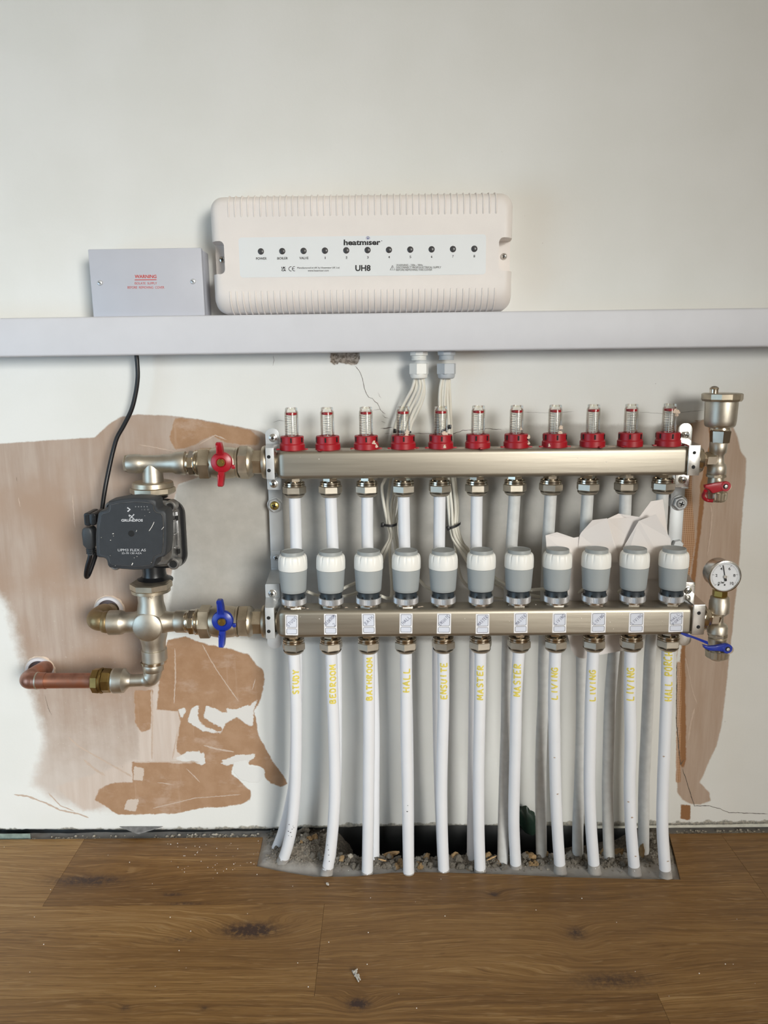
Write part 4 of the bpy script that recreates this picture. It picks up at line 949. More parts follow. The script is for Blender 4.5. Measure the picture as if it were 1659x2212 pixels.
for i in range(11):
    pts = pipe_pts(fit_loc[(1, i)], FRONT[i], YL, -.100); loc = pts[-1]
    end = pts[-1] + (pts[-1]-pts[-2]).normalized()*.012
    t = thing('heating_pipe', f'white plastic pipe marked {ROOMS[i]} in yellow under the lower bar' if ROOMS.count(ROOMS[i]) == 1 else f'white plastic pipe marked {ROOMS[i]} in yellow, the {WHO[i].split()[0]} one so marked', 'pipe', (loc.x, loc.y, -.004), 'marked pipes under the lower bar')
    bm = nb(); tube(bm, pts + [end], RP, 24); obj('pipe_wall', bm, 'pipe', t)
    # handwriting wrapped on the front of the pipe
    y0, y1, xa, xb = MARK[i]; word = ROOMS[i]; bm = nb()
    A = P((xa+xb)/2, y0, YL-RP); B = P((xa+xb)/2, y1, YL-RP); hw = (P(xb, y0, YL-RP).x - P(xa, y0, YL-RP).x)
    P0, P1 = P((xa+xb)/2, y0, YL-RP), P((xa+xb)/2, y1, YL-RP)
    def on_pipe(u, v):
        z = P0.z + (P1.z-P0.z)*u; x = P0.x + (P1.x-P0.x)*u + (0.5-v)*hw
        c = min(pts, key=lambda p: abs(p.z-z)); j = pts.index(c); o2 = pts[min(len(pts)-1, j+1)] if z < c.z else pts[max(0, j-1)]
        f_ = (z-c.z)/(o2.z-c.z) if abs(o2.z-c.z) > 1e-6 else 0; f_ = min(1, max(0, f_)); c = c.lerp(o2, f_)
        d = max(-.0074, min(.0074, x-c.x)); return Vector((c.x+d, c.y - math.sqrt(RP*RP-d*d)*1.0 - .00012, z)), c
    for st in strokes(word, .05, random.Random(i+11)):
        q_ = [on_pipe(u, v) for u, v in dense(st, .03)]
        cc = {tuple(p): Vector((p.x-c.x, p.y-c.y, 0)).normalized() for p, c in q_}
        ribbon(bm, [p for p, c in q_], .0021, lambda p: cc.get(tuple(p), Vector((0, -1, 0))))
    obj('yellow_marker_lettering', bm, 'yellow_ink', t, smooth=False)
    if i in (0, 1, 3, 7, 9, 10):                                # scuffs and dark dots
        bm = nb(); spots = {0: [(-.004, 1796), (.002, 1799), (.001, 1806), (-.004, 1812), (0, 1814), (.003, 1803), (-.002, 1822), (.002, 1824)], 1: [(-.005, 1828), (-.003, 1838), (-.002, 1849), (0, 1863)], 3: [(0, 1741), (-.001, 1754)], 7: [(-.002, 1640), (.001, 1720)], 9: [(-.004, 1737), (0, 1770), (.001, 1855)], 10: [(-.003, 1636), (.002, 1858)]}[i]
        for dx, py in spots:
            z = P(830, py, -.11).z; c = min(pts, key=lambda p: abs(p.z-z)); splash(bm, Vector((c.x+dx, c.y-math.sqrt(RP*RP-dx*dx)+.00005, z)), random.uniform(.0008, .0015) if i < 2 else random.uniform(.001, .0024), (dx*60, -1, 0), int(py))
        obj('scuff_marks', bm, 'led_dark' if i < 4 else mat('tan_scuff', (176, 156, 138), .8), t, smooth=False)
    # grout skirt stays on the bed
for i in range(11):
    pts = pipe_pts(fit_loc[(0, i)], BACKP[i], YU, -.052); loc = pts[-1]
    end = pts[-1] + (pts[-1]-pts[-2]).normalized()*.012
    t = thing('heating_pipe', f'dusty white pipe running from the upper bar behind the {WHO[i]} pipe to the floor', 'pipe', (loc.x, loc.y, -.004), 'rear pipes from the upper bar')
    bm = nb(); tube(bm, pts + [end], RP, 24); obj('pipe_wall', bm, 'oldpipe' if i > 5 else 'pipe', t)
    if i == 10:
        bm = nb()
        c = P(1348.5, 1425, -.06)
    if i == 9:
        pass

# ------------------------------------------------------------------ actuators
def make_act(loc):
    t = thing('valve_actuator', '', 'actuator', (0, 0, 0), 'actuators on the lower bar')
    bm = nb(); lathe(bm, hexprof(.0135, -.0004, .0034, .0006), (0, 0, 0), segs=6, start=.3); lathe(bm, [(.0138, .0020), (.0150, .0026), (.0152, .0058)], (0, 0, 0), segs=44); obj('chrome_base', bm, 'chrome', t, ang=25)
    bm = nb(); rip = lambda i, kk: 1.0 if (i % 2) or kk in (0, 5) else .972
    lathe(bm, [(.0135, .0050), (.0165, .0052), (.0168, .0058), (.0168, .0132), (.0164, .0138), (.0140, .0139)], (0, 0, 0), segs=120, ripple=rip); obj('knurled_ring', bm, 'knurl', t, ang=20)
    bm = nb(); lathe(bm, [(.0140, .0130), (.0150, .0132), (.0146, .0160), (.0146, .0215)], (0, 0, 0), segs=44); nk = obj('dark_neck', bm, 'darkneck', t)
    bm = nb()
    for i in range(7):
        a = 2*PI*i/7+.2; rbox(bm, (.0146*math.cos(a), .0146*math.sin(a), .0150), (.0012, .0024, .0030), rot=Matrix.Rotation(a, 3, 'Z'))
    obj('notch', bm, 'darkhole', nk)
    bm = nb(); lathe(bm, [(.0145, .0224), (.0158, .0226), (.0166, .0234), (.0171, .028), (.0181, .044), (.0187, .0545)], (0, 0, 0), segs=56); obj('grey_body', bm, 'greybody', t, ang=40)
    bm = nb(); lathe(bm, [(.0150, .0540), (.0189, .0549), (.0192, .0558), (.0192, .0630), (.0191, .0672), (.0188, .0706), (.0182, .0733), (.0171, .0750), (.0155, .0756), (.0146, .0756)], (0, 0, 0), segs=120, ripple=lambda i, kk: ((.945 if kk >= 5 else .97) if (i % 10) in (0, 1) and 4 <= kk <= 7 else 1.0)); obj('white_collar', bm, 'whiteplastic', t, ang=50)
    bm = nb(); lathe(bm, [(.0150, .0746), (.0150, .0797), (.0147, .0805), (.0138, .0807), (.0136, .0801), (0, .0802)], (0, 0, 0), segs=56); obj('grey_top_cap', bm, 'greycap', t, ang=30)
    bm = nb(); tube(bm, [(0, .013, .021), (0, .0175, .0205), (0, .019, .0200)], .0024, 10); obj('cable_boss', bm, 'whitecable', t)
    hz = (P(635, 1190, YL).z - (zbar(P(635, 1296, YL).x, la, lb)+BH/2))/.0806
    for ch_ in t.children_recursive:
        for v in ch_.data.vertices: v.co.z *= hz
    t.location = loc; return t
acts = []
for i, px in enumerate(ACT):
    x = P(px, 1296, YL).x; loc = Vector((x, YL, zbar(x, la, lb)+BH/2)); rz = random.uniform(-.5, .5)
    t = make_act(loc) if i == 0 else dup(acts[0], loc, '', rz, (random.uniform(-.01, .01), 0.012 if i < 4 else 0))
    t['label'] = f'grey and white valve actuator on the lower bar, {frm(i)} of eleven'; acts.append(t)

# ------------------------------------------------------------------ handwritten stickers on the lower bar
STK = [(615.5, 1328, 644.5, 1372), (699.5, 1326, 728.5, 1370.5), (781.5, 1325, 811, 1369), (863, 1325, 891, 1368), (944, 1325, 974, 1368.5), (1028, 1326, 1056.5, 1369), (1110.5, 1323.5, 1139, 1367), (1194, 1324, 1222.5, 1366.5), (1277.5, 1323, 1307.5, 1366.5), (1359.5, 1323, 1389.5, 1366), (1446, 1322, 1474, 1365)]
STX = [['STUDY'], ['BEDROOM', '2'], ['BATH'], ['HALL'], ['ENSUITE'], ['MASTER'], ['MASTER'], ['LIVING'], ['LIVING'], ['LIVING'], ['HALL', 'PORCH']]
YS = YL - BD/2
for i, (ax, ay, bx_, by) in enumerate(STK):
    A, B = P(ax, ay, YS), P(bx_, by, YS); c = (A+B)/2; w_, h_ = B.x-A.x, A.z-B.z
    nm = ' '.join(STX[i]); extra = {5: ', left of the two', 6: ', right of the two', 7: ', left of the three', 8: ', middle of the three', 9: ', right of the three'}.get(i, '')
    t = thing('zone_sticker', f'small white sticker handwritten {nm} on the lower bar{extra}', 'sticker', (c.x, YS, B.z), 'zone stickers')
    tl_ = [-1.6, -.8, .8, -1, -.8, .3, .8, .8, .8, 1, 1.5][i]
    bm = nb(); prism(bm, rrect(A.x, B.x, B.z, A.z, .0004, 2), YS-.00022, YS-.00002); rotY(bm, c, tl_); pp = obj('paper', bm, 'paper', t, smooth=False)
    u = w_/29.0
    boxes = [(A.x+2.6*u, B.x-2.4*u, A.z-27.5*h_/44, A.z-2.0*h_/44), (A.x+2.6*u, B.x-2.4*u, B.z+2.6*h_/44, B.z+14.4*h_/44)]
    bm = nb(); b2_ = nb()
    for x0, x1, z0, z1 in boxes:
        o_ = rrect(x0, x1, z0, z1, .0016, 4); i_ = rrect(x0+.00045, x1-.00045, z0+.00045, z1-.00045, .0012, 4); n_ = len(o_)
        vo = [bm.verts.new((x, YS-.00032, z)) for x, z in o_]; vi = [bm.verts.new((x, YS-.00032, z)) for x, z in i_]
        for q_ in range(n_): bm.faces.new((vo[q_], vo[(q_+1) % n_], vi[(q_+1) % n_], vi[q_]))
        b2_.faces.new([b2_.verts.new((x, YS-.00028, z)) for x, z in i_])
    rotY(bm, c, tl_); rotY(b2_, c, tl_); obj('grey_panel', b2_, 'framefill', pp, smooth=False); obj('printed_frame', bm, 'black_ink', pp, smooth=False)
    bm = nb(); x0, x1, z0, z1 = boxes[0]; rs = random.Random(i+40)
    for li, wd in enumerate(STX[i]):
        an = math.radians(45 + rs.uniform(-3, 3)); Lw = {1: .004}.get(len(wd), min(.0178, .0032*len(wd)+.0015)); hh = .0044 if len(STX[i]) == 1 or i == 1 else .0036
        cc = Vector(((x0+x1)/2, 0, (z0+z1)/2)); off = 0 if len(STX[i]) == 1 else (.0016, -.0046)[li] if i == 1 else (.0026, -.0026)[li]
        for st in strokes(wd, .05, rs):
            pts = []
            for u_, v_ in dense(st, .12):
                s_, q_ = (u_-.5)*Lw, (v_-.5)*hh + off; pts.append(Vector((cc.x + s_*math.cos(an) - q_*math.sin(an) + (.0014 if i == 1 and li else 0), YS-.00040, cc.z + s_*math.sin(an) + q_*math.cos(an) - (.002 if i == 1 and li else 0))))
            ribbon(bm, pts, .00042, Vector((0, -1, 0)))
    obj('handwriting', bm, 'pen_ink', pp, smooth=False)

# ------------------------------------------------------------------ wall brackets that clamp the bars
def box_px(bm, x0, y0, x1, y1, Ya, Yb, bev=0.0, ym=None):
    """box whose front face fills a pixel box on plane Ya, going back to Yb"""
    A, B = P(x0, y0, Ya), P(x1, y1, Ya)
    if ym: A.x = P(x0, ym, Ya).x; B.x = P(x1, ym, Ya).x
    rbox(bm, ((A.x+B.x)/2, (Ya+Yb)/2, (A.z+B.z)/2), (B.x-A.x, abs(Yb-Ya), A.z-B.z), bev)
def clamp(parent, fx, fy, Yf, xt, foot_top, foot_bot, holes, screws, Yw, mt, round_top=True, round_bot=False):
    """fx: plate pixel columns; fy: plate pixel rows; Yf: plate depth; feet: (y_out) pixel rows on plane Yw"""
    bm = nb(); A, B = P(fx[0], fy[0], Yf), P(fx[1], fy[1], Yf)
    poly = rrect(A.x, B.x, B.z, A.z, .0015, 4); prism(bm, poly, Yf, Yf+.0018, .0005)
    pl = obj('clamp_plate', bm, mt, parent)
    bm = nb()
    for px, py in holes:
        c = P(px, py, Yf-.0002); lathe(bm, [(.0024, 0), (.0024, .0004)], c, (0, 1, 0), 18)
    obj('threaded_hole', bm, 'darkhole', pl)
    bm = nb()
    T0, T1 = P(xt[0], 0, Yw).x, P(xt[1], 0, Yw).x
    T0, T1 = P(xt[0], foot_top[1], Yw).x, P(xt[1], foot_top[1], Yw).x
    zt, zb = A.z, B.z
    for z, s_ in ((zt, 1), (zb, -1)):
        a0 = z - s_*.0018
        hexa(bm, [Vector((A.x, Yf+.001, z)), Vector((B.x, Yf+.001, z)), Vector((B.x, Yf+.001, a0)), Vector((A.x, Yf+.001, a0))],
             [Vector((T0, Yw, z+.0015*s_)), Vector((T1, Yw, z+.0015*s_)), Vector((T1, Yw, a0+.0015*s_)), Vector((T0, Yw, a0+.0015*s_))])
    obj('clamp_arms', bm, mt, parent, smooth=False)
    for (ya, yb_), s_ in ((foot_top, 1), (foot_bot, -1)):
        bm = nb()
        za, zb_ = P(xt[0], ya, Yw).z, P(xt[0], yb_, Yw).z
        hi, lo = max(za, zb_), min(za, zb_); wd = T1-T0
        if s_ == 1: hi = hi; lo = zt - .001
        else: hi = zb + .001
        r = wd*.46 if (s_ == 1 and round_top) or (s_ == -1 and round_bot) else .002
        pts = rrect(T0, T1, lo, hi, .0008, 2)
        pr = []
        for cx, cz, a0, rr in ((T1-(r if s_ == 1 else .0008), hi-(r if s_ == 1 else .0008), 0, r if s_ == 1 else .0008), (T0+(r if s_ == 1 else .0008), hi-(r if s_ == 1 else .0008), 90, r if s_ == 1 else .0008),
                               (T0+(r if s_ == -1 else .0008), lo+(r if s_ == -1 else .0008), 180, r if s_ == -1 else .0008), (T1-(r if s_ == -1 else .0008), lo+(r if s_ == -1 else .0008), 270, r if s_ == -1 else .0008)):
            for k_ in range(7):
                an = math.radians(a0 + 15*k_); pr.append((cx + rr*math.cos(an), cz + rr*math.sin(an)))
        prism(bm, pr, Yw-.0018, Yw, .0004); obj('clamp_foot', bm, mt, parent)
    for px, py in screws:
        h, s = nb(), nb(); c = P(px, py, Yw-.0018); lathe(h, [(.0056, 0), (.0056, .0008), (.0052, .0010)], c, (0, -1, 0), 28); screw_head(h, s, c + Vector((0, -.0008, 0)), .0046)
        hd = obj('screw', h, 'chrome', parent); obj('cross_slot', s, 'darkhole', hd)
def hexbolt(parent, px, py, Yw, r, mt='zinc', face='brass', hexa_=True):
    c = P(px, py, Yw); h = nb()
    lathe(h, [(r*1.12, 0), (r*1.12, .0012), (r*1.0, .0016)], c, (0, -1, 0), 32)
    if hexa_: lathe(h, [(r, .0014), (r, .0050), (r*.88, .0062), (r*.6, .0064)], c, (0, -1, 0), 6, .3)
    nut = obj('wall_bolt', h, mt, parent, ang=25)
    f_, s = nb(), nb(); screw_head(f_, s, c + Vector((0, -.0058 if hexa_ else -.0012, 0)), r*.62); fo = obj('bolt_screw', f_, face, nut); 
    bmesh.ops.translate(s, verts=s.verts, vec=(0, 0, 0)); obj_ = obj('cross_slot', s, 'darkhole', nut)
YW1, YW2, YR = -0.041, -0.084, -0.013
t = thing('manifold_bracket', 'bright steel wall bracket clamping the left ends of both bars', 'bracket', P(597, 1400, YR), 'manifold wall brackets')
bm = nb(); box_px(bm, 582, 955, 612, 1385, YR, YR+.0025, .0006, 1130)
A, B = P(583, 1030, YR), P(610, 1070, YR); rbox(bm, ((A.x+B.x)/2, -.021, (A.z+B.z)/2), (B.x-A.x, .018, .0025), .0004)
rbox(bm, ((A.x+B.x)/2, -.006, P(595, 1085, YR).z), (.013, .012, .012)); rbox(bm, ((A.x+B.x)/2, -.006, P(595, 1204, YR).z), (.013, .012, .012)); obj('wall_rail', bm, 'zinc', t, ang=30)
clamp(t, (573, 593.5), (967.5, 1036), -.083, (574.5, 604.5), (925, 966), (1058, 1035), [(580.5, 987), (581, 1016.5)], [(590, 946), (591.5, 1045)], YW1, 'zinc')
clamp(t, (572, 594), (1313, 1380), -.128, (574.5, 606), (1261, 1300), (1400, 1378), [(580, 1335), (580.5, 1364)], [(588.5, 1282)], YW2, 'zinc', round_top=False, round_bot=True)
for pxs_, y_ in (((583, 611), 1226), ((575, 605), 1262)): pass
def standoff(parent, xa, xb, xc, xd, yfoot):
    z = P(xc, yfoot, YW2).z; bm = nb(); A, B = P(xa, 1200, YR).x, P(xb, 1200, YR).x; C_, D_ = P(xc, yfoot, YW2).x, P(xd, yfoot, YW2).x
    hexa(bm, [Vector((C_, YW2, z)), Vector((D_, YW2, z)), Vector((D_, YW2, z-.002)), Vector((C_, YW2, z-.002))], [Vector((A, YR, z)), Vector((B, YR, z)), Vector((B, YR, z-.002)), Vector((A, YR, z-.002))])
    z2 = z - .068; hexa(bm, [Vector((C_, YW2, z2)), Vector((D_, YW2, z2)), Vector((D_, YW2, z2-.002)), Vector((C_, YW2, z2-.002))], [Vector((A, YR, z2)), Vector((B, YR, z2)), Vector((B, YR, z2-.002)), Vector((A, YR, z2-.002))])
    box_px_ = rbox(bm, ((C_+D_)/2, YW2+.001, z-.034), (D_-C_, .0018, .068), .0004)
    obj('stand_off', bm, 'zinc', parent, smooth=False)
standoff(t, 583, 611, 574.5, 606, 1261)
hexbolt(t, 594.5, 1090.5, YR, .0102, face='goldbrass'); hexbolt(t, 597, 1204, YR, .0075, face='zinc', hexa_=False)
bm = nb(); A, B = P(585, 1189, YR-.0004), P(607, 1226, YR-.0004); prism(bm, rrect(A.x, B.x, B.z, A.z, .001), YR-.0018, YR, .0004); obj('slotted_plate', bm, 'zinc', t)
t = thing('manifold_bracket', 'bright steel wall bracket clamping the right ends of both bars', 'bracket', P(1462, 1400, YR), 'manifold wall brackets')
bm = nb(); box_px(bm, 1446.5, 945, 1476, 1385, YR, YR+.0025, .0006, 1120)
A, B = P(1449, 1030, YR), P(1476, 1070, YR); rbox(bm, ((A.x+B.x)/2, -.006, P(1463, 1086, YR).z), (.013, .012, .012)); rbox(bm, ((A.x+B.x)/2, -.006, P(1463, 1190, YR).z), (.013, .012, .012))
rbox(bm, ((A.x+B.x)/2, -.021, P(1465, 1050, YR).z), (B.x-A.x, .018, .0025), .0004); obj('wall_rail', bm, 'zinc', t, ang=30)
clamp(t, (1488.5, 1510), (962, 1027.5), -.083, (1463, 1493), (914, 955), (1052, 1030), [(1500, 978), (1498, 1009)], [(1480, 939), (1474, 1036)], YW1, 'chrome')
clamp(t, (1498.5, 1520.5), (1306.5, 1371), -.128, (1468, 1498.5), (1257, 1293), (1394, 1372), [(1510, 1324.5), (1508.5, 1354.5)], [(1485, 1275)], YW2, 'chrome', round_top=False, round_bot=True)
standoff(t, 1448, 1478, 1468, 1498.5, 1257)
hexbolt(t, 1467, 1086, YR, .0102, mt='zinc', face='zinc')
bm = nb(); c = P(1462, 1176, YR); lathe(bm, [(.0085, -.0005), (.0085, .004), (.007, .006)], c, (0, -1, 0), 6, .2); obj('wall_bolt', bm, 'zinc', t, ang=25)

# ------------------------------------------------------------------ circulation pump
YP, YPF = -0.060, -0.146
C = P(329, 1153, YP)
t = thing('circulation_pump', 'black circulation pump with white lettering between the left fittings', 'pump', P(328, 1232, YP))
fpx = [(234, 1083), (262, 1077.5), (290, 1075.5), (315, 1076.5), (333, 1078.5), (337.5, 1083), (338, 1093), (341.5, 1099.5), (348, 1102), (355.5, 1103.5), (359.5, 1110), (361.2, 1131), (361.3, 1153), (360.8, 1178), (358.3, 1198), (354, 1203), (345, 1205), (339, 1209), (336, 1216), (333.5, 1224), (328, 1228.5), (310, 1231), (290, 1231.8), (262, 1229.8), (236, 1226.5), (232.5, 1222), (230.5, 1212), (228, 1207.5), (222, 1205.2), (211, 1204.2), (207.5, 1200), (206, 1178), (206, 1153), (208, 1130), (211.5, 1109), (215, 1104.5), (226, 1102.5), (231.5, 1098.5), (233.3, 1091)]
fc = P(284, 1153.5, YPF)
fp = [P(x, y, YPF)-fc for x, y in fpx]
def ctr(y): return C + (fc-C)*((y-YP)/(YPF-YP))
def face_loop(s, y, sh=Vector((0, 0, 0))): return [Vector((fc.x + v.x*s, y, fc.z + v.z*s)) for v in fp]
bm = nb(); loft(bm, [face_loop(.985, -.116), face_loop(1.0, -.118), face_loop(1.0, -.1425), face_loop(.99, -.1450), face_loop(.965, -.1460)]); fr = obj('cover_frame', bm, 'pumpframe', t, ang=40)
bm = nb(); loft(bm, [face_loop(.955, -.1455), face_loop(.955, -.1468), face_loop(.945, -.1474)][::1]); bmesh.ops.scale(bm, vec=(.935, 1, .93), space=Matrix.Translation(-fc), verts=bm.verts); pf = obj('front_panel', bm, 'pumpface', t, ang=40)
bm = nb(); l2 = [Vector((fc.x + v.x*.955*.935, -.1463, fc.z + v.z*.955*.93)) for v in fp]; tube(bm, l2 + [l2[0]], .00045, 6, cap=False); obj('panel_edge', bm, 'pumpmetal', pf)
bm = nb(); lathe(bm, [(.0033, 0), (.0033, .0008)], P(283.5, 1152.5, -.1476), (0, 1, 0), 24); lathe(bm, [(.0033, .0), (.0040, .0001), (.0040, .0006)], P(283.5, 1152.5, -.1476), (0, 1, 0), 24, cap=False); obj('vent_hole', bm, 'darkhole', pf)
YQ = -.1476; F = Vector((0, -1, 0))
bm = nb(); text_bm(bm, 'GRUNDFOS', 262, 1121.3, 308.5, 1126.8, YQ, bold=.03)
for st in ([(279, 1112.2), (283.5, 1115), (286, 1118.5), (289.5, 1120.2)], [(290, 1111.5), (286.5, 1114.5), (284, 1117.5), (280, 1120.2)], [(278.8, 1112.2), (278.9, 1114.5), (280.5, 1116)], [(289.8, 1111.6), (287.5, 1111.2)]): ribbon(bm, spline([P(x, y, YQ) for x, y in st], 5), .0010, F)
text_bm(bm, 'UPM3 FLEX AS', 254.5, 1185.5, 315, 1191, YQ); text_bm(bm, '25-70 130 AZA', 263, 1193, 306, 1196.8, YQ)
ribbon(bm, [P(275, 1096.5, YQ), P(281, 1100.5, YQ), P(275.5, 1105, YQ)], .0017, F); obj('white_lettering', bm, 'printgrey', pf, smooth=False)
bm = nb(); lathe(bm, [(.0052, 0), (.0052, .0003)], P(278, 1099.5, YQ+.0004), (0, -1, 0), 32); bt = obj('mode_button', bm, 'pumpframe', pf)
bm = nb()
for i in range(5): lathe(bm, [(.0008, 0), (.0008, .0002)], P(293 + 6.2*i, 1094.5, YQ+.0001), (0, -1, 0), 12)
text_bm(bm, 'I  II  III', 306, 1099, 322, 1102.5, YQ); obj('indicator_dots', bm, 'dimprint', pf, smooth=False)
bm = nb()
ribbon(bm, [P(322, 1147, YQ), P(328, 1138, YQ), P(333, 1127.5, YQ)], .0006, F); ribbon(bm, [P(349, 1144, YQ), P(354, 1138, YQ)], .0005, F); ribbon(bm, [P(284.5, 1221, YQ), P(287, 1216, YQ)], .0009, F); ribbon(bm, [P(294, 1149, YQ), P(295.5, 1145, YQ)], .0004, F)
for x, y, r in ((244.5, 1153, .0012), (245, 1158, .0006), (239, 1167, .0010), (219, 1161, .0006), (290, 1205, .0006), (296, 1202, .0007), (323, 1106.5, .0006), (249, 1222, .0005), (327, 1215, .0006), (313, 1114, .0004), (238, 1200, .0005)): splash(bm, P(x, y, YQ), r, (0, -1, 0), int(x))
obj('scratch', bm, 'whitefleck', pf, smooth=False)
# metal motor housing behind the cover, with rounded corners and screw pockets
def sq(s, y, r=.016, c=None):
    c = c or ctr(y); return [Vector((x, y, z)) for x, z in rrect(c.x-s, c.x+s, c.z-s, c.z+s, r, 8)]
bm = nb(); loft(bm, [sq(.0445, -.078, .018), sq(.0450, -.080, .018), sq(.0450, -.089, .018), sq(.0425, -.092, .017), sq(.0415, -.108, .017), sq(.0412, -.117, .017)]); ho = obj('motor_housing', bm, 'pumpmetal', t, ang=30)
bm = nb()
for i in range(3): 
    c = ctr(-.102); z = c.z + (-.018 + .018*i); rbox(bm, (c.x+.0430, -.102, z), (.003, .014, .0022), .0006)
c = ctr(-.094); rbox(bm, (c.x+.0440, -.094, c.z), (.0035, .0030, .060), .001); obj('housing_rib', bm, 'pumpmetal', ho)
for sx_, sz in ((1, 1), (1, -1), (-1, 1), (-1, -1)):
    c = ctr(-.091); c = Vector((c.x+sx_*.0385, -.091, c.z+sz*.0385)); bm = nb(); lathe(bm, [(.0072, 0), (.0078, .001), (.0078, .016), (.0064, .0172)], c + Vector((0, .004, 0)), (0, -1, 0), 28); bo = obj('screw_boss', bm, 'pumpmetal', ho)
    bm = nb(); lathe(bm, [(.0050, .0166), (.0050, .0176)], c + Vector((0, .004, 0)), (0, -1, 0), 24); obj('socket_screw', bm, 'darkhole', ho)
bm = nb()
for dz in (.021, -.024): rbox(bm, (ctr(-.096).x+.0447, -.096, ctr(-.096).z+dz), (.0022, .006, .006))
obj('drain_slot', bm, 'darkhole', ho)
bm = nb(); loft(bm, [sq(.0440, -.058, .020), sq(.0475, -.062, .020), sq(.0480, -.064, .020), sq(.0480, -.074, .020), sq(.0465, -.077, .020), sq(.044, -.079, .02)]); obj('rear_flange', bm, 'black', t, ang=30)
bm = nb(); lathe(bm, [(.020, -.040), (.034, -.034), (.040, -.020), (.042, 0), (.042, .01)], (C.x, YP+.002, C.z), (0, -1, 0), 48); obj('iron_volute', bm, 'blackiron', t)
kk = mpp(330, 1075, YP); xa = P(330, 1075, YP).x; xb_ = P(326, 1250, YP).x
bm = nb(); zz = lambda y: P(328, y, YP).z
th = []
for i in range(4): th += [(38.5*kk, zz(1064.5+3*i)), (37*kk, zz(1066+3*i))]
lathe(bm, (th + [(30*kk, zz(1077)), (24*kk, zz(1082)), (23*kk, zz(1095)), (28*kk, zz(1112))])[::-1], (C.x, YP, 0), segs=44); obj('inlet_port', bm, 'blackiron', t)
bm = nb(); lathe(bm, [(38*kk, zz(1257)), (39*kk, zz(1255.5)), (38*kk, zz(1254)), (40*kk, zz(1252.5)), (39*kk, zz(1250.5)), (32*kk, zz(1248)), (26.5*kk, zz(1243)), (25*kk, zz(1234)), (28*kk, zz(1200))], (C.x - .001, YP, 0), segs=44); obj('outlet_port', bm, 'blackiron', t)
# sockets at its left edge
YK = -.118
bm = nb(); A, B = P(180, 1108.5, YK), P(197, 1136, YK); prism(bm, rrect(A.x, B.x, B.z, A.z, .003), YK, YK+.03, .001); so = obj('signal_socket', bm, 'black', t)
bm = nb(); A, B = P(194, 1108, YK), P(211, 1134, YK); prism(bm, rrect(A.x, B.x, B.z, A.z, .004), YK-.004, YK+.03, .001); obj('mains_socket', bm, 'black', t)
bm = nb(); A, B = P(183, 1113, YK-.0003), P(193, 1131, YK); prism(bm, rrect(A.x, B.x, B.z, A.z, .001), YK-.0003, YK+.001)
for ya_ in (1113.5, 1123): A, B = P(199, ya_, YK-.0043), P(204.5, ya_+5.5, YK-.0043); prism(bm, rrect(A.x, B.x, B.z, A.z, .0005), YK-.0043, YK)
obj('socket_opening', bm, 'darkhole', so)
# its mains lead
t = thing('pump_cable', 'black mains cable looping from under the trunking down to the pump', 'cable', P(188, 1247, -.1))
cp = [(294, 760, -.026), (296.5, 785, -.026), (297.5, 815, -.026), (293, 850, -.026), (284, 885, -.027), (268, 918, -.028), (253, 945, -.03), (244, 975, -.032), (236, 1010, -.036), (228, 1050, -.042), (222.5, 1085, -.05), (220, 1110, -.056), (219, 1150, -.062), (216, 1175, -.070), (208, 1195, -.080), (199, 1222, -.090), (192, 1240, -.097), (187.5, 1246, -.102), (186, 1240, -.107), (189, 1222, -.110), (194, 1204, -.111), (195, 1196, -.111)]
bm = nb(); tube(bm, spline([P(x, y, Y) for x, y, Y in cp], 8), .0030, 14); obj('cable', bm, 'rubber', t)
YV = -.111
bm = nb(); xs = P(195, 1170, YV).x
pz = lambda y: P(195, y, YV).z
sec = lambda w0, d0, z: [Vector((xs + x, YV + y, z)) for x, y in rrect(-w0, w0, -d0, d0, min(w0, d0)*.55, 4)]
loft(bm, [sec(.0040, .0045, pz(1198)), sec(.0046, .005, pz(1186)), sec(.0047, .0055, pz(1183)), sec(.0078, .0085, pz(1175)), sec(.0080, .009, pz(1150)), sec(.0066, .009, pz(1141)), sec(.0045, .008, pz(1138))]); pg = obj('plug', bm, mat('dark_grey_plug', (58, 62, 66), .5), t, ang=50)
bm = nb()
for i in range(3): 
    c = Vector((xs, YV, pz(1186.5+4*i))); loft(bm, [[Vector((c.x+x, c.y+y, c.z+dz)) for x, y in rrect(-.0053, .0053, -.0058, .0058, .003, 4)] for dz in (0, .0012)])
obj('strain_relief_ring', bm, 'black', pg, ang=50)

# ------------------------------------------------------------------ fittings left of the manifold
YA = -0.060
yc0, yc1 = 1002, 1000
t = thing('pump_elbow_fitting', 'nickel tee fitting joining the red-handled valve to the top of the pump', 'pipe fitting', P(330, 1067, YA))
bm = nb(); lathe_h(bm, YA, [(276, 19), (279, 20.5), (296, 21), (306, 20), (309, 18.5), (345, 18.5), (352, 20), (374, 21), (380, 24.5), (398, 26), (401, 25)], yc0, yc1, 44)
lathe_v(bm, YA, [(1000, 18), (1024, 21.5), (1041, 22.5)], 330, segs=44); bd = obj('cast_body', bm, 'castnickel', t)
bm = nb(); lathe_h(bm, YA, [(270, 18), (271.5, 19.5), (278, 19.5)], 1002, 1002, 6, .2); obj('end_plug', bm, 'dustynickel', t, ang=25)
bm = nb(); lathe_v(bm, YA, [(1040, 40), (1042, 43), (1051, 44), (1052, 43)], 330, segs=44); lathe_v(bm, YA, [(1051, 42), (1053, 48), (1063, 48), (1067, 43)], 330, segs=8, start=.2); obj('union_nut', bm, 'dustynickel', t, ang=25)
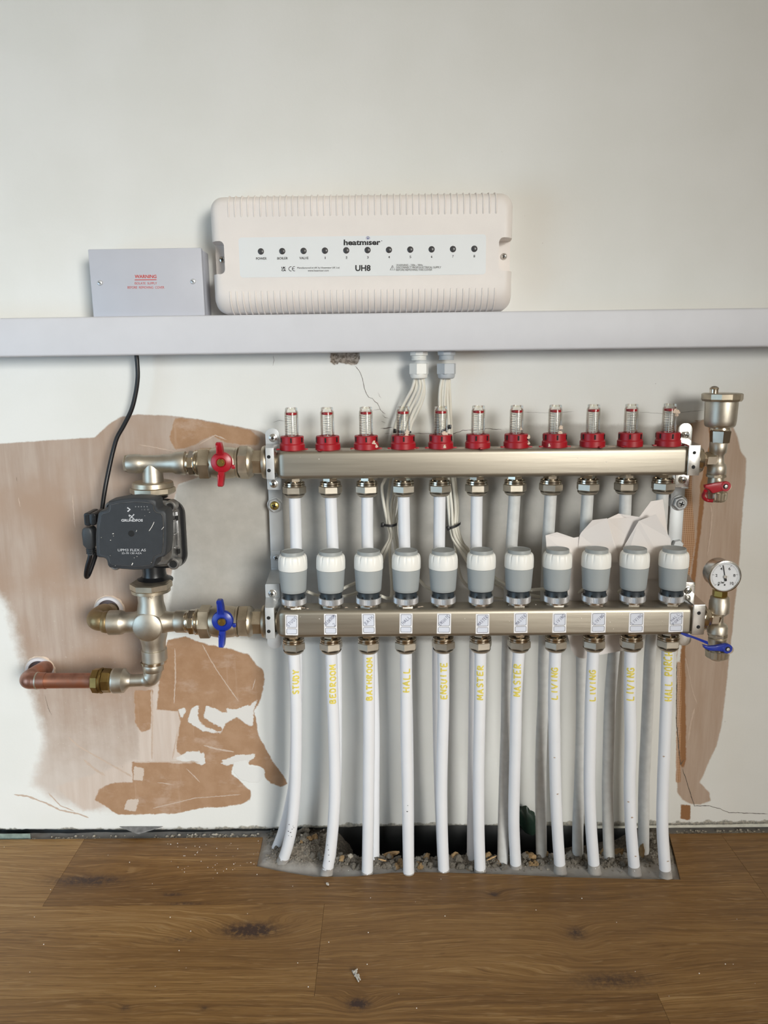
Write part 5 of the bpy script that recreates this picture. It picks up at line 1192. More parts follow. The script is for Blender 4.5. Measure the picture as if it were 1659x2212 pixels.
def ball_valve(name, lab, y0, y1, mt, Yc, hx):
    t = thing(name, lab, 'valve', P(480, y1+30, Yc))
    yv = lambda x: y0 + (y1-y0)*(x-400)/170
    bm = nb(); lathe_h(bm, Yc, [(400, 20), (403, 22), (406, 23), (409, 21)], yv(400), yv(409)); lathe_h(bm, Yc, [(409, 25), (411, 27.5), (420, 27.5), (421, 26)], yv(409), yv(421), 8, .2); lathe_h(bm, Yc, [(421, 27), (424, 28.5), (426, 26.5), (428, 28.5), (430, 26.5), (433, 28)], yv(421), yv(433)); obj('threaded_end', bm, 'nickel', t, ang=25)
    bm = nb(); lathe_h(bm, Yc, [(432, 33), (434, 36), (454, 36), (456, 34)], yv(432), yv(456), 6, PI/6+hx); lathe_h(bm, Yc, [(455, 30), (462, 32.5), (474, 34.5), (490, 34.5), (504, 33), (510, 31), (512, 33), (516, 33)], yv(455), yv(516)); obj('valve_body', bm, 'dustynickel', t, ang=25)
    bm = nb(); lathe_h(bm, Yc, [(517, 33), (519, 35.5), (537, 36), (539, 34)], yv(517), yv(539), 6, hx); lathe_h(bm, Yc, [(538, 34), (542, 33), (545, 31), (549, 26)], yv(538), yv(549)); obj('union_nut', bm, 'dustynickel', t, ang=25)
    bm = nb(); lathe_h(bm, Yc, [(545, 26), (547, 28), (566, 28), (568, 26)], yv(545), yv(568), 6, hx+.3); lathe_h(bm, Yc, [(567, 26), (568, 34), (573, 36), (576, 34), (590, 30), (600, 22)], yv(567), yv(600)); obj('tail_piece', bm, 'dustynickel', t, ang=25)
    cx = 478.5 if y1 < 1100 else 480.5; cy = (y0+y1)/2
    Yh = Yc - .046; bm = nb(); c = P(cx, cy - 1, Yh); k_ = mpp(cx, cy, Yh)
    lathe(bm, [(9*k_, -.026), (9*k_, .001)], c, (0, -1, 0), 24); obj('stem', bm, 'nickel', t)
    bm = nb(); lathe(bm, [(23*k_, -.004), (23.5*k_, 0), (22*k_, .0020), (16*k_, .0036), (11*k_, .0042), (9*k_, .003)], c, (0, -1, 0), 48)
    for s_, yo in ((1, cy-46.5 - (6 if y1 > 1100 else 0)), (-1, cy+48)):
        A = P(cx, cy - s_*18, Yh); B = P(cx, yo, Yh); zc = (A.z+B.z)/2; h_ = abs(A.z-B.z)
        lo, hi = min(A.z, B.z), max(A.z, B.z)
        def lp(z, w_, d0, d1): return [Vector((c.x+x, Yh+y, z)) for x, y in rrect(-w_, w_, -d1, -d0, .0012, 3)]
        base, tip = (A.z, B.z)
        loft(bm, [lp(base, 6.6*k_, -.003, .006), lp(base + (tip-base)*.5, 6.2*k_, -.001, .013), lp(base + (tip-base)*.92, 5.8*k_, .004, .016), lp(tip, 4.6*k_, .006, .0145)])
        bd_ = .0008
        rbox(bm, (c.x - 3.8*k_, Yh-.0125, zc + s_*h_*.06), (2.6*k_, .005, h_*.86), .0006)
    hd = obj('butterfly_handle', bm, mt, t, ang=40)
    bm = nb(); rbox(bm, (c.x + 25*k_, Yh+.0005, c.z - 10*k_), (8*k_, .004, 9*k_), .001); obj('stop_lug', bm, mt, hd)
    bm = nb(); lathe(bm, [(8.6*k_, .0026), (8.6*k_, .0052), (7.4*k_, .0062)], c, (0, -1, 0), 28); lathe(bm, [(6*k_, .006), (5.4*k_, .0068)], c, (0, -1, 0), 6); obj('brass_screw', bm, 'goldbrass', hd, ang=25)
ball_valve('ball_valve', 'red butterfly-handled ball valve on the upper left connection', 1001, 998.5, 'redpaint', YA, 0.0)
YC = -0.075
ball_valve('ball_valve', 'blue butterfly-handled ball valve on the lower left connection', 1343, 1342, 'bluepaint', YL+.012, .12)
# cross fitting
t = thing('cross_fitting', 'nickel four-way cross fitting below the pump marked PUMP', 'pipe fitting', P(330, 1435, YC))
bm = nb()
lathe_h(bm, YC, [(235, 22), (237, 26.5), (262, 26.5), (266, 25), (270, 22), (290, 22.5), (312, 30), (345, 30), (362, 22.5), (378, 21), (382, 24), (404, 24.5), (410, 22)], 1345, 1342, 44)
lathe_v(bm, YC, [(1276, 27), (1300, 26.5), (1316, 30), (1342, 31), (1372, 30), (1386, 26), (1401, 24.5), (1402, 27), (1424, 27), (1426, 25)], 328, 331, segs=44)
c = P(326, 1346, YC); k_ = mpp(326, 1346, YC); lathe(bm, [(31*k_, 0), (32*k_, .014), (31*k_, .0185), (28*k_, .0200), (0, .0204)], c, (0, -1, 0), 48); cb = obj('cast_body', bm, 'castnickel', t, ang=40)
bm = nb(); lathe_v(bm, YC, [(1256, 40), (1258, 44.5), (1269, 44.5), (1271, 41)], 326.5, segs=8, start=.3); lathe_v(bm, YC, [(1270, 39), (1271, 41), (1277, 41), (1279, 36), (1281, 28)], 326.5, segs=44); obj('union_nut', bm, 'dustynickel', t, ang=25)
bm = nb(); text_bm(bm, 'PUMP', 304, 1284, 335, 1294, YC - 26.5*k_, bold=.01, extrude=.0006)
for v in bm.verts: dx = v.co.x - P(328, 1290, YC).x; v.co.y = YC - math.sqrt(max(1e-6, (27*k_)**2 - dx*dx)) - (.0003 if v.co.y < YC-26.5*k_-.0003 else -.0002)
obj('raised_lettering', bm, 'dustynickel', cb, smooth=False)
bm = nb(); lathe_v(bm, YC, [(1424, 24), (1426, 27.5), (1431, 27.5), (1433, 25)], 331.5, segs=44); obj('retaining_ring', bm, 'nickel', t)
# elbow to the copper pipe
t = thing('reducing_elbow', 'nickel elbow under the cross fitting turning left to the copper pipe', 'pipe fitting', P(330, 1484, YC))
bm = nb(); e = [P(331, 1430, YC), P(331, 1442, YC), P(330.5, 1452, YC), P(327, 1461, YC), P(319, 1467.5, YC), P(308, 1469, YC), P(285, 1470, YC), P(270, 1470, YC)]
rr = lambda u: (21*k_ if u < .12 else 19*k_ if u < .5 else 13.5*k_ + 5.5*k_*max(0, (.7-u)/.2) if u < .7 else 13.5*k_)
tube(bm, spline(e, 10), 0, 32, rad=rr); lathe_v(bm, YC, [(1431, 21), (1433, 22.5), (1447, 22), (1449, 19.5)], 331, segs=44)
lathe_h(bm, YC, [(284, 13), (279, 15), (272, 21), (268, 26.5), (250, 27.5), (246, 27), (244, 25)][::-1], 1470, 1470, 44); obj('cast_body', bm, 'castnickel', t, ang=50)
t = thing('copper_pipe', 'copper pipe with elbow and brass nut coming out of the wall at the lower left', 'pipe', P(75, 1490, YC))
bm = nb(); e = [P(106, 1440, .02), P(95, 1445, -.01), P(70, 1460, -.050), P(62, 1466, -.064), P(63, 1470, -.073), P(74, 1470.5, YC), P(100, 1470.5, YC)]
tube(bm, spline(e, 10), 17*k_*1.06, 32); lathe_h(bm, YC, [(66, 17.6), (80, 17.8), (82, 16.6), (205, 16.4)], 1470.5, 1470, 40); obj('tube', bm, 'copper', t, ang=50)
bm = nb(); lathe_h(bm, YC, [(78.6, 17), (79.5, 18.7), (82.5, 18.7), (83.4, 16.8)], 1470.5, 1470.5, 40); obj('solder_ring', bm, 'castnickel', t)
bm = nb(); lathe_h(bm, YC, [(200, 22), (203, 26.5), (216, 27.5), (218, 25)], 1470, 1470, 8, .2); lathe_h(bm, YC, [(217, 25), (219, 28), (222, 28), (224, 26)], 1470, 1470); lathe_h(bm, YC, [(223, 24), (225, 26.5), (239, 26), (241, 24), (246, 22)], 1470, 1470, 8, .5); obj('brass_nut', bm, 'brass', t, ang=25)
# brass elbow feeding the cross from the wall
t = thing('brass_elbow', 'dull brass elbow from the wall into the left side of the cross fitting', 'pipe fitting', P(205, 1365, YC))
bm = nb(); e = [P(246, 1317, .02), P(240, 1318, -.005), P(226, 1324, -.035), P(214, 1331, -.056), P(209, 1337, -.068), P(213, 1341, -.0755), P(224, 1342, YC), P(240, 1342.5, YC)]
tube(bm, spline(e, 10), 20*k_, 32, rad=lambda u: 16*k_ if u < .28 else 21*k_ if u < .5 else 21*k_); lathe_h(bm, YC, [(222, 21), (224, 23), (232, 24), (236, 22)], 1343, 1344); obj('cast_body', bm, 'oldbrass', t, ang=50)
for px, py, r, lab in ((236.5, 1317, 30, 'white plastic sleeve in the wall round the brass elbow'), (87, 1448, 30, 'white plastic sleeve in the wall round the copper pipe')):
    t = thing('wall_sleeve', lab, 'pipe sleeve', P(px, py, 0), 'pipe sleeves in the wall'); kk = mpp(px, py, 0)
    bm = nb(); lathe(bm, [(24*kk, -.001), (24*kk, .0050), (29.5*kk, .0056), (31*kk, .002), (31*kk, -.001)], P(px, py, 0), (0, -1, 0), 48, cap=False); obj('sleeve_rim', bm, 'sleeve', t, ang=40)
    bm = nb(); lathe(bm, [(25.2*kk, 0), (25.2*kk, .0006)], P(px, py, 0), (0, -1, 0), 40); obj('sleeve_bore', bm, mat('bore_lining', (96, 86, 90), .8), t)
    bm = nb(); rs = random.Random(int(px)); n_ = 40; A_ = [bm.verts.new(P(px, py, 0) + Vector((31*kk*math.cos(a), -.0022, 31*kk*math.sin(a)))) for a in [2*PI*i/n_ for i in range(n_)]]
    B_ = [bm.verts.new(P(px, py, 0) + Vector(((33.2+rs.uniform(-1.2, 1.6))*kk*math.cos(a), -.0004, (33.2+rs.uniform(-1.2, 1.6))*kk*math.sin(a)))) for a in [2*PI*i/n_ for i in range(n_)]]
    for i in range(n_): bm.faces.new((A_[i], A_[(i+1) % n_], B_[(i+1) % n_], B_[i]))
    obj('broken_plaster_edge', bm, 'plaster_bit', t)

# ------------------------------------------------------------------ right end of the upper bar: air vent, tee, drain valve
YE = YU
t = thing('end_tee', 'nickel tee on the right end of the upper bar', 'pipe fitting', P(1550, 1025, YE), 'tees on the right bar ends')
bm = nb(); lathe_h(bm, YE, [(1488, 22), (1508, 30), (1512, 28), (1514, 12)], 993, 993); lathe_h(bm, YE, [(1512, 13), (1513.5, 15.5), (1522, 15.5), (1524, 14)], 992.5, 992.5, 6, .3); lathe_h(bm, YE, [(1522, 14), (1523.5, 16.5), (1543, 16.5), (1545, 14), (1552, 11)], 992, 992, 6, .1); obj('inlet_nipple', bm, 'nickel', t, ang=25)
bm = nb(); lathe_v(bm, YE, [(955, 17), (957, 18.5), (976, 17.5), (983, 13), (998, 13.5), (1004, 18), (1008, 19.5), (1022, 20), (1025, 18)], 1551, 1549, segs=44); obj('tee_body', bm, 'castnickel', t, ang=40)
t = thing('air_vent', 'nickel automatic air vent standing on the upper right tee', 'air vent', P(1555, 957, YE))
bm = nb(); lathe_v(bm, YE, [(928, 17), (931, 22), (956, 20), (958, 16)], 1555.5, segs=6, start=.42); lathe_v(bm, YE, [(919, 20), (928, 22), (930, 20)], 1556, segs=44); obj('hex_neck', bm, 'nickel', t, ang=25)
bm = nb(); lathe_v(bm, YE, [(865, 33), (870, 34), (908, 33), (917, 32), (921, 30), (923, 24)], 1557, segs=56); obj('cup', bm, 'castnickel', t, ang=50)
bm = nb(); lathe_v(bm, YE, [(849, 39), (851, 42), (862, 42), (866.5, 39.5)], 1560, segs=12, start=.1); lathe_v(bm, YE, [(849.5, 5), (852, 38)], 1560, segs=24); obj('lid', bm, 'dustynickel', t, ang=25)
bm = nb(); lathe_v(bm, YE-.004, [(833.5, 0), (834.5, 5.5), (837, 9), (840, 10), (841, 9), (849, 8.8), (854, 8.8)], 1542.5, segs=28); obj('vent_cap', bm, 'nickel', t)
t = thing('drain_valve', 'small drain valve with a red lever below the upper right tee', 'valve', P(1548, 1084, YE), 'drain valves under the right tees')
bm = nb(); lathe_v(bm, YE, [(1024, 19), (1025, 21), (1030, 21), (1031, 18)], 1547, segs=8, start=.2); lathe_v(bm, YE, [(1030, 16), (1036, 17), (1058, 17), (1066, 15)], 1546, segs=40); c = P(1555, 1046, YE); lathe(bm, [(9*k_, 0), (9*k_, .022)], c, (0, -1, 0), 28); obj('valve_body', bm, 'dustynickel', t, ang=25)
bm = nb(); lathe_v(bm, YE, [(1063, 20), (1065, 21), (1078, 20), (1083, 16), (1084, 10)], 1549, segs=60, ripple=lambda i, q_: .95 if i % 5 == 0 else 1); obj('knurled_cap', bm, 'dustynickel', t, ang=20)
bm = nb(); Yl = YE-.024; kq = mpp(1545, 1050, Yl)
lathe(bm, [(10.5*kq, -.003), (11*kq, 0), (11*kq, .003), (10*kq, .0036)], P(1566, 1050, Yl), (0, -1, 0), 36)
A = [P(x, y, Yl-.003) for x, y in ((1567, 1040.5), (1545, 1044), (1524, 1048), (1523, 1054), (1533, 1058), (1540, 1066), (1550, 1063.5), (1562, 1060.5), (1568, 1060))]; prism(bm, [(v.x, v.z) for v in A], Yl-.003, Yl+.002, .0008)
L_ = []
for i in range(9):
    u = i/8; a = P(1526 - 7*u, 1046.5 + 2*math.sin(u*3), Yl-.002 + .022*u); b_ = P(1530 - 6*u + 10*max(0, u-.6), 1058 + 20*u, Yl-.002 + .022*u); L_.append((a, b_))
R = [[bm.verts.new(p) for p in q_] for q_ in L_]; R2 = [[bm.verts.new(p + Vector((.0014, .0006, 0))) for p in q_] for q_ in L_]
for i in range(8):
    bm.faces.new((R[i][0], R[i+1][0], R[i+1][1], R[i][1])); bm.faces.new((R2[i][0], R2[i][1], R2[i+1][1], R2[i+1][0]))
    for s_ in (0, 1): bm.faces.new((R[i][s_], R2[i][s_], R2[i+1][s_], R[i+1][s_]))
tube(bm, spline([P(1524, 1060, Yl-.001), P(1519, 1072, Yl+.008), P(1526, 1080, Yl+.012), P(1540, 1082, Yl+.010)], 6), .0024, 10); lv = obj('red_lever', bm, 'redpaint', t, ang=40)
bm = nb(); lathe(bm, [(5.5*kq, .0034), (5.5*kq, .0038)], P(1565, 1050, Yl), (0, -1, 0), 24); obj('pivot_recess', bm, 'darkhole', lv)
bm = nb(); lathe(bm, [(3.8*kq, .0036), (3.4*kq, .0052), (0, .0054)], P(1565, 1050, Yl), (0, -1, 0), 24); obj('pivot_screw', bm, 'chrome', lv)

# ------------------------------------------------------------------ right end of the lower bar: gauge, tee, drain valve
YE2 = YL
t = thing('end_tee', 'nickel tee on the right end of the lower bar', 'pipe fitting', P(1552, 1370, YE2), 'tees on the right bar ends')
bm = nb(); lathe_h(bm, YE2, [(1500, 22), (1517, 30), (1521, 28), (1523, 12)], 1333, 1332); lathe_h(bm, YE2, [(1521, 15), (1522.5, 19), (1531, 19), (1533, 16)], 1332.5, 1332, 6, .3); lathe_h(bm, YE2, [(1531, 15), (1533, 18), (1547, 18), (1549, 15), (1556, 11)], 1333, 1333, 6, .1); obj('inlet_nipple', bm, 'nickel', t, ang=25)
bm = nb(); lathe_v(bm, YE2, [(1288, 17), (1290, 19), (1297, 19.5), (1299, 21), (1322, 21), (1325, 18), (1331, 11), (1343, 11), (1347, 17), (1351, 20.5), (1366, 21), (1369, 18)], 1553, 1551, segs=44); obj('tee_body', bm, 'castnickel', t, ang=40)
t = thing('pressure_gauge', 'round pressure gauge with white bar dial above the lower right tee', 'gauge', P(1555, 1290, YE2))
bm = nb(); lathe_v(bm, YE2, [(1272, 12), (1275, 15.5), (1286, 15.5), (1290, 12)], 1555, segs=6, start=.4); obj('brass_hex', bm, 'goldbrass', t, ang=25)
YD = -.1185; c = P(1567, 1246, YD); kg = mpp(1567, 1246, YD); gc = Vector((c.x, YL, c.z))
bm = nb(); lathe(bm, [(30*kg, -.014), (32*kg, -.012), (32*kg, .0090)], gc, (0, -1, 0), 64); obj('gauge_case', bm, 'chrome', t)
bm = nb(); lathe(bm, [(32*kg, .0080), (35*kg, .0090), (36*kg, .0110), (35*kg, .0128), (32.5*kg, .0134), (31.2*kg, .0120)], gc, (0, -1, 0), 72, cap=False); obj('bezel', bm, 'chrome', t)
bm = nb(); lathe(bm, [(31.4*kg, .0100), (31.4*kg, .0116)], gc, (0, -1, 0), 64); dial = obj('dial', bm, 'gaugeface', t)
yd = gc.y - .0118; F = Vector((0, -1, 0)); bm = nb()
def pol(a, r): a = math.radians(a); return Vector((gc.x + r*kg*math.sin(a), yd, gc.z + r*kg*math.cos(a)))
for i in range(51):
    a = -135 + 270*i/50; ribbon(bm, [pol(a, 29), pol(a, 24 if i % 10 == 0 else 26.5)], .0005 if i % 10 == 0 else .0003, F)
for i, s_ in enumerate(('0', '2', '4', '6', '8', '10')):
    p_ = pol(-135 + 54*i, 19.5); px_ = c; 
    uvx = 1567 + 19.5*math.sin(math.radians(-135 + 54*i)); uvy = 1246 - 19.5*math.cos(math.radians(-135 + 54*i)); w_ = 2.2 if len(s_) == 1 else 3.6
    text_bm(bm, s_, uvx-w_, uvy-3, uvx+w_, uvy+3, YD+.0018 if False else yd, bold=.01)
text_bm(bm, 'bar', 1557.5, 1255.5, 1565, 1260.5, yd, bold=.01)
for dx in (-12.5, 1.0): lathe(bm, [(1.8*kg, 0), (1.8*kg, .0002)], Vector((gc.x + dx*kg, yd, gc.z - 19.0*kg)), (0, -1, 0), 16)
obj('scale_print', bm, 'black_ink', dial, smooth=False)
bm = nb(); na = -13
q0, q1, q2 = pol(na, 26), pol(na, 0), pol(na+180, 10.5); dy = Vector((0, -.0010, 0))
ribbon(bm, [q0+dy, q1+dy], .0009, F); ribbon(bm, [q1+dy, q2+dy], .0028, F); ne = obj('needle', bm, 'black_ink', dial, smooth=False); md = ne.modifiers.new('thick', 'SOLIDIFY'); md.thickness = .0003
bm = nb(); lathe(bm, [(3.6*kg, 0), (3.4*kg, .0020), (0, .0022)], Vector((gc.x, yd, gc.z)), (0, -1, 0), 24); obj('needle_hub', bm, 'chrome', dial)
t = thing('drain_valve', 'small drain valve with blue levers below the lower right tee', 'valve', P(1548, 1425, YE2), 'drain valves under the right tees')
bm = nb(); lathe_v(bm, YE2, [(1366, 18), (1368, 20.5), (1374, 20.5), (1376, 18)], 1550, segs=8, start=.2); lathe_v(bm, YE2, [(1375, 17), (1378, 19), (1396, 19), (1406, 17)], 1549, segs=40); c = P(1560, 1391, YE2); lathe(bm, [(9*k_, 0), (9*k_, .022)], c, (0, -1, 0), 28); obj('valve_body', bm, 'dustynickel', t, ang=25)
bm = nb(); lathe_v(bm, YE2, [(1402, 23), (1404, 24.5), (1418, 23.5), (1422, 16), (1425, 11)], 1548.5, segs=60, ripple=lambda i, q_: .96 if i % 5 == 0 else 1); obj('knurled_cap', bm, 'dustynickel', t, ang=20)
Yl = YE2-.024; kq = mpp(1545, 1400, Yl); bm = nb()
lathe(bm, [(10*kq, -.003), (10.6*kq, 0), (10.6*kq, .003), (9.6*kq, .0036)], P(1569.5, 1400, Yl), (0, -1, 0), 36)
A = [P(x, y, Yl-.003) for x, y in ((1569, 1391), (1545, 1396.5), (1530, 1397), (1520, 1393.5), (1521, 1400), (1533, 1406), (1550, 1406.5), (1569, 1408.5))]; prism(bm, [(v.x, v.z) for v in A], Yl-.003, Yl+.002, .0008)
obj_lv = obj('blue_lever', bm, 'bluepaint', t, ang=40)
bm = nb(); lathe(bm, [(5.4*kq, .0034), (5.4*kq, .0038)], P(1569.5, 1400, Yl), (0, -1, 0), 24); obj('pivot_recess', bm, 'darkhole', obj_lv)
bm = nb(); lathe(bm, [(3.8*kq, .0036), (3.4*kq, .0052), (0, .0054)], P(1569.5, 1400, Yl), (0, -1, 0), 24); obj('pivot_screw', bm, 'chrome', obj_lv)
bm = nb(); q_ = [(P(1530, 1393, -.127), P(1529, 1386, -.127)), (P(1510, 1384, -.129), P(1511, 1379.5, -.129)), (P(1492, 1377, -.130), P(1493, 1373, -.130)), (P(1484, 1376, -.130), P(1487, 1370, -.130)), (P(1470, 1369.5, -.130), P(1473, 1367, -.130))]
for dy in (0, .0012):
    R = [[bm.verts.new(a + Vector((0, dy, 0))), bm.verts.new(b_ + Vector((0, dy, 0)))] for a, b_ in q_]
    for i in range(len(R)-1): bm.faces.new((R[i][0], R[i+1][0], R[i+1][1], R[i][1]))
obj('long_blue_lever', bm, 'bluepaint', t, smooth=False)

# ------------------------------------------------------------------ actuator cables from the glands, and their black ties
CABL = [
 ([(897, 816, -.027), (890, 840, -.026), (878, 862, -.022), (864, 890, -.018), (852, 930, -.018), (846, 990, -.022), (832, 1035, -.026), (825, 1052, -.028), (829, 1088, -.030), (838, 1134, -.034), (842, 1160, -.034), (826, 1192, -.034), (800, 1235, -.044), (775, 1255, -.060), (752, 1266, -.075), (741, 1271, -.086)], 'white cable from the white gland curving left to the second actuator'),
 ([(901, 816, -.025), (898, 840, -.024), (888, 864, -.020), (876, 890, -.017), (862, 940, -.018), (852, 1000, -.022), (842, 1050, -.026), (837, 1090, -.028), (842, 1134, -.038), (846, 1158, -.036), (836, 1186, -.036), (815, 1235, -.040), (780, 1275, -.050), (730, 1290, -.062), (690, 1287, -.072), (664, 1278, -.084)], 'white cable from the white gland running furthest left to the first actuator'),
 ([(905, 816, -.027), (907, 838, -.026), (897, 864, -.021), (884, 890, -.018), (868, 940, -.019), (858, 1010, -.022), (852, 1060, -.026), (846, 1092, -.029), (846, 1134, -.034), (843, 1160, -.032), (842, 1200, -.034), (846, 1260, -.055), (845, 1288, -.072), (836, 1292, -.080), (822, 1287, -.088)], 'white cable from the white gland ending at the third actuator'),
 ([(910, 816, -.026), (914, 836, -.026), (905, 868, -.022), (892, 893, -.019), (876, 940, -.020), (868, 1010, -.022), (860, 1060, -.026), (853, 1095, -.029), (850, 1134, -.036), (852, 1165, -.036), (858, 1200, -.040), (868, 1240, -.060), (874, 1270, -.084)], 'white cable from the white gland dropping behind the fourth actuator'),
 ([(914, 816, -.024), (916, 845, -.024), (911, 868, -.022), (898, 898, -.020), (886, 925, -.018), (882, 980, -.020), (872, 1055, -.024), (862, 1100, -.028), (855, 1134, -.034), (857, 1165, -.034), (864, 1200, -.036), (885, 1240, -.045), (905, 1253, -.060), (920, 1268, -.074), (935, 1274, -.086)], 'white cable from the white gland passing right to the fifth actuator'),
 ([(955.5, 816, -.027), (951, 840, -.026), (949.5, 870, -.024), (952, 920, -.020), (958, 1000, -.022), (966, 1060, -.028), (969, 1100, -.030), (973, 1140, -.034), (979, 1165, -.034), (995, 1190, -.038), (1015, 1225, -.060), (1030, 1272, -.086)], 'white cable from the grey gland ending at the sixth actuator'),
 ([(960, 816, -.026), (957, 840, -.025), (956, 870, -.023), (958, 920, -.019), (964, 1000, -.022), (972, 1060, -.028), (976, 1100, -.032), (978, 1138, -.038), (985, 1165, -.036), (1004, 1190, -.036), (1030, 1220, -.040), (1068, 1247, -.055), (1085, 1258, -.070), (1104, 1272, -.086)], 'white cable from the grey gland ending at the seventh actuator'),
 ([(964, 816, -.027), (962, 838, -.026), (960, 872, -.024), (964, 920, -.020), (972, 1000, -.022), (981, 1056, -.028), (984, 1100, -.030), (983, 1136, -.034), (992, 1166, -.032), (1012, 1190, -.032), (1040, 1228, -.036), (1075, 1256, -.045), (1105, 1268, -.055), (1140, 1274, -.070), (1178, 1272, -.086)], 'white cable from the grey gland ending at the eighth actuator'),
 ([(967.5, 816, -.025), (966, 845, -.024), (967, 880, -.022), (970, 930, -.018), (976, 990, -.020), (984, 1045, -.026), (989, 1095, -.028), (988, 1134, -.032), (999, 1172, -.030), (1016, 1192, -.030), (1045, 1235, -.032), (1080, 1268, -.038), (1130, 1282, -.050), (1175, 1290, -.060), (1225, 1290, -.064), (1245, 1282, -.076), (1262, 1272, -.086)], 'white cable from the grey gland ending at the ninth actuator'),
 ([(970, 816, -.023), (971, 845, -.021), (973, 880, -.016), (975, 930, -.013), (976, 990, -.016), (968, 1060, -.024), (970, 1100, -.026), (978, 1140, -.030), (983, 1180, -.030), (988, 1215, -.032), (1000, 1255, -.036), (1040, 1285, -.040), (1120, 1296, -.046), (1220, 1298, -.052), (1310, 1294, -.062), (1345, 1272, -.086)], 'white cable from the grey gland hanging slack to the tenth actuator')]
for pts, lab in CABL:
    t = thing('actuator_cable', lab, 'cable', P(pts[-1][0], pts[-1][1], pts[-1][2]), 'white actuator cables')
    bm = nb(); tube(bm, spline([P(x, y, Y) for x, y, Y in pts], 9), .0022, 12); obj('cable_sheath', bm, 'whitecable', t)
def tie(lab, pts, head, Yr):
    t = thing('cable_tie', lab, 'cable tie', P(head[0], head[1], pts[0][2]), 'black cable ties')
    q_ = spline([P(x, y, Y) for x, y, Y in pts], 6); bm = nb()
    loops = []
    for i, p in enumerate(q_):
        loops.append([p + Vector((0, -.0007, -.0017)), p + Vector((0, .0007, -.0017)), p + Vector((0, .0007, .0017)), p + Vector((0, -.0007, .0017))])
    loft(bm, loops); obj('strap', bm, 'black', t, smooth=False)
    bm = nb(); c = P(head[0], head[1], head[2]); rbox(bm, c, (.0046, .0044, .0058), .0009, rot=Matrix.Rotation(head[3], 3, 'Y')); obj('head', bm, 'black', t)
tie('black cable tie round the cables left of the fourth upper pipe', [(824, 1133, -.044), (832, 1134.5, -.046), (845, 1136, -.046), (856, 1133, -.042), (858, 1130, -.032)], (826, 1134, -.046, .1), 0)
tie('black cable tie round the cables right of the fifth upper pipe', [(966, 1141, -.046), (975, 1140, -.048), (986, 1136, -.046), (994, 1131, -.040), (995, 1129, -.030)], (968, 1141, -.048, -.4), 0)
tie('black cable tie beside the fourth flow meter above the upper bar', [(853, 931, -.026), (862, 932, -.028), (878, 932, -.028), (888, 934, -.024)], (853, 931, -.026, .1), 0)
tie('black cable tie beside the fifth flow meter above the upper bar', [(974, 921, -.024), (970, 924, -.026), (958, 930, -.026), (950, 931, -.020)], (971.5, 922, -.026, .1), 0)

# ------------------------------------------------------------------ torn folded card tucked behind the right-hand actuators
t = thing('torn_card', 'torn folded white card tucked behind the actuators at the right', 'card', P(1290, 1420, -.078))
def sheet(bm, pts, Ys, th=.0005):
    q_ = [P(x, y, Y) for (x, y), Y in zip(pts, Ys)]
    loft(bm, [q_, [p + Vector((0, th, 0)) for p in q_]])
bm = nb(); sheet(bm, [(1178.5, 1156.5), (1203, 1149.5), (1239, 1161.5), (1311, 1150), (1333, 1195), (1350, 1300), (1190, 1302)], [-.089, -.088, -.0830, -.079, -.078, -.078, -.0795]); obj('left_leaf', bm, 'card', t, smooth=False)
bm = nb(); sheet(bm, [(1252, 1157.5), (1255, 1151), (1280, 1123.5), (1311.5, 1119.5), (1334, 1193), (1336, 1215), (1245, 1215)], [-.084, -.085, -.0915, -.0925, -.0835, -.0825, -.0825]); obj('folded_flap', bm, 'card', t, smooth=False)
bm = nb(); sheet(bm, [(1311.5, 1121), (1336, 1109.5), (1365, 1121), (1364, 1124), (1381, 1117), (1406, 1083), (1432, 1078.5), (1442, 1150), (1449, 1240), (1330, 1240)], [-.079, -.075, -.0735, -.0785, -.080, -.0745, -.0725, -.0735, -.077, -.079]); obj('back_leaf', bm, 'card', t, smooth=False)
bm = nb(); sheet(bm, [(1346, 1184), (1380, 1125), (1417, 1111), (1448.5, 1164), (1450, 1180), (1452, 1250), (1340, 1250)], [-.0815, -.090, -.0935, -.0875, -.0865, -.0835, -.0805]); obj('front_flap', bm, 'card', t, smooth=False)
YCd = -.0775
bm = nb(); sheet(bm, [(1200, 1240), (1450, 1240), (1440, 1300), (1372, 1380), (1358, 1403), (1300, 1414), (1262, 1422.5), (1250, 1421), (1241, 1415), (1234, 1404), (1230, 1388), (1226, 1370)], [YCd]*12, .0006); obj('lower_panel', bm, 'card', t, smooth=False)

# ------------------------------------------------------------------ grout skirts, stones, splinters and crumbs in the cut-out
for i in range(11):
    x, y = FRONT[i][-1]; c = pipe_pts(fit_loc[(1, i)], FRONT[i], YL, -.100)[-1]
    pp_ = pipe_pts(fit_loc[(1, i)], FRONT[i], YL, -.100); d_ = (pp_[-1]-pp_[-2]).normalized(); n0 = 4 if i in (0, 1, 7, 8, 9, 10) else 1
    bm = nb(); pth = [pp_[-1] - d_*.0030*n0 + d_*.0015*q_ for q_ in range(2*n0+6)]
    tube(bm, pth, 0, 30, rad=lambda u: .0083 + .0026*u**2.5)
    for v in bm.verts: v.co += Vector((mnoise.noise(v.co*260), mnoise.noise(v.co*260 + Vector((9, 0, 0))), 0))*.0006
    o = obj('grout_skirt', bm, bpy.data.materials['grey_screed'], ang=60); tag(o, f'grey grout collar at the foot of the {WHO[i]} pipe', 'grout', 'grout collars')
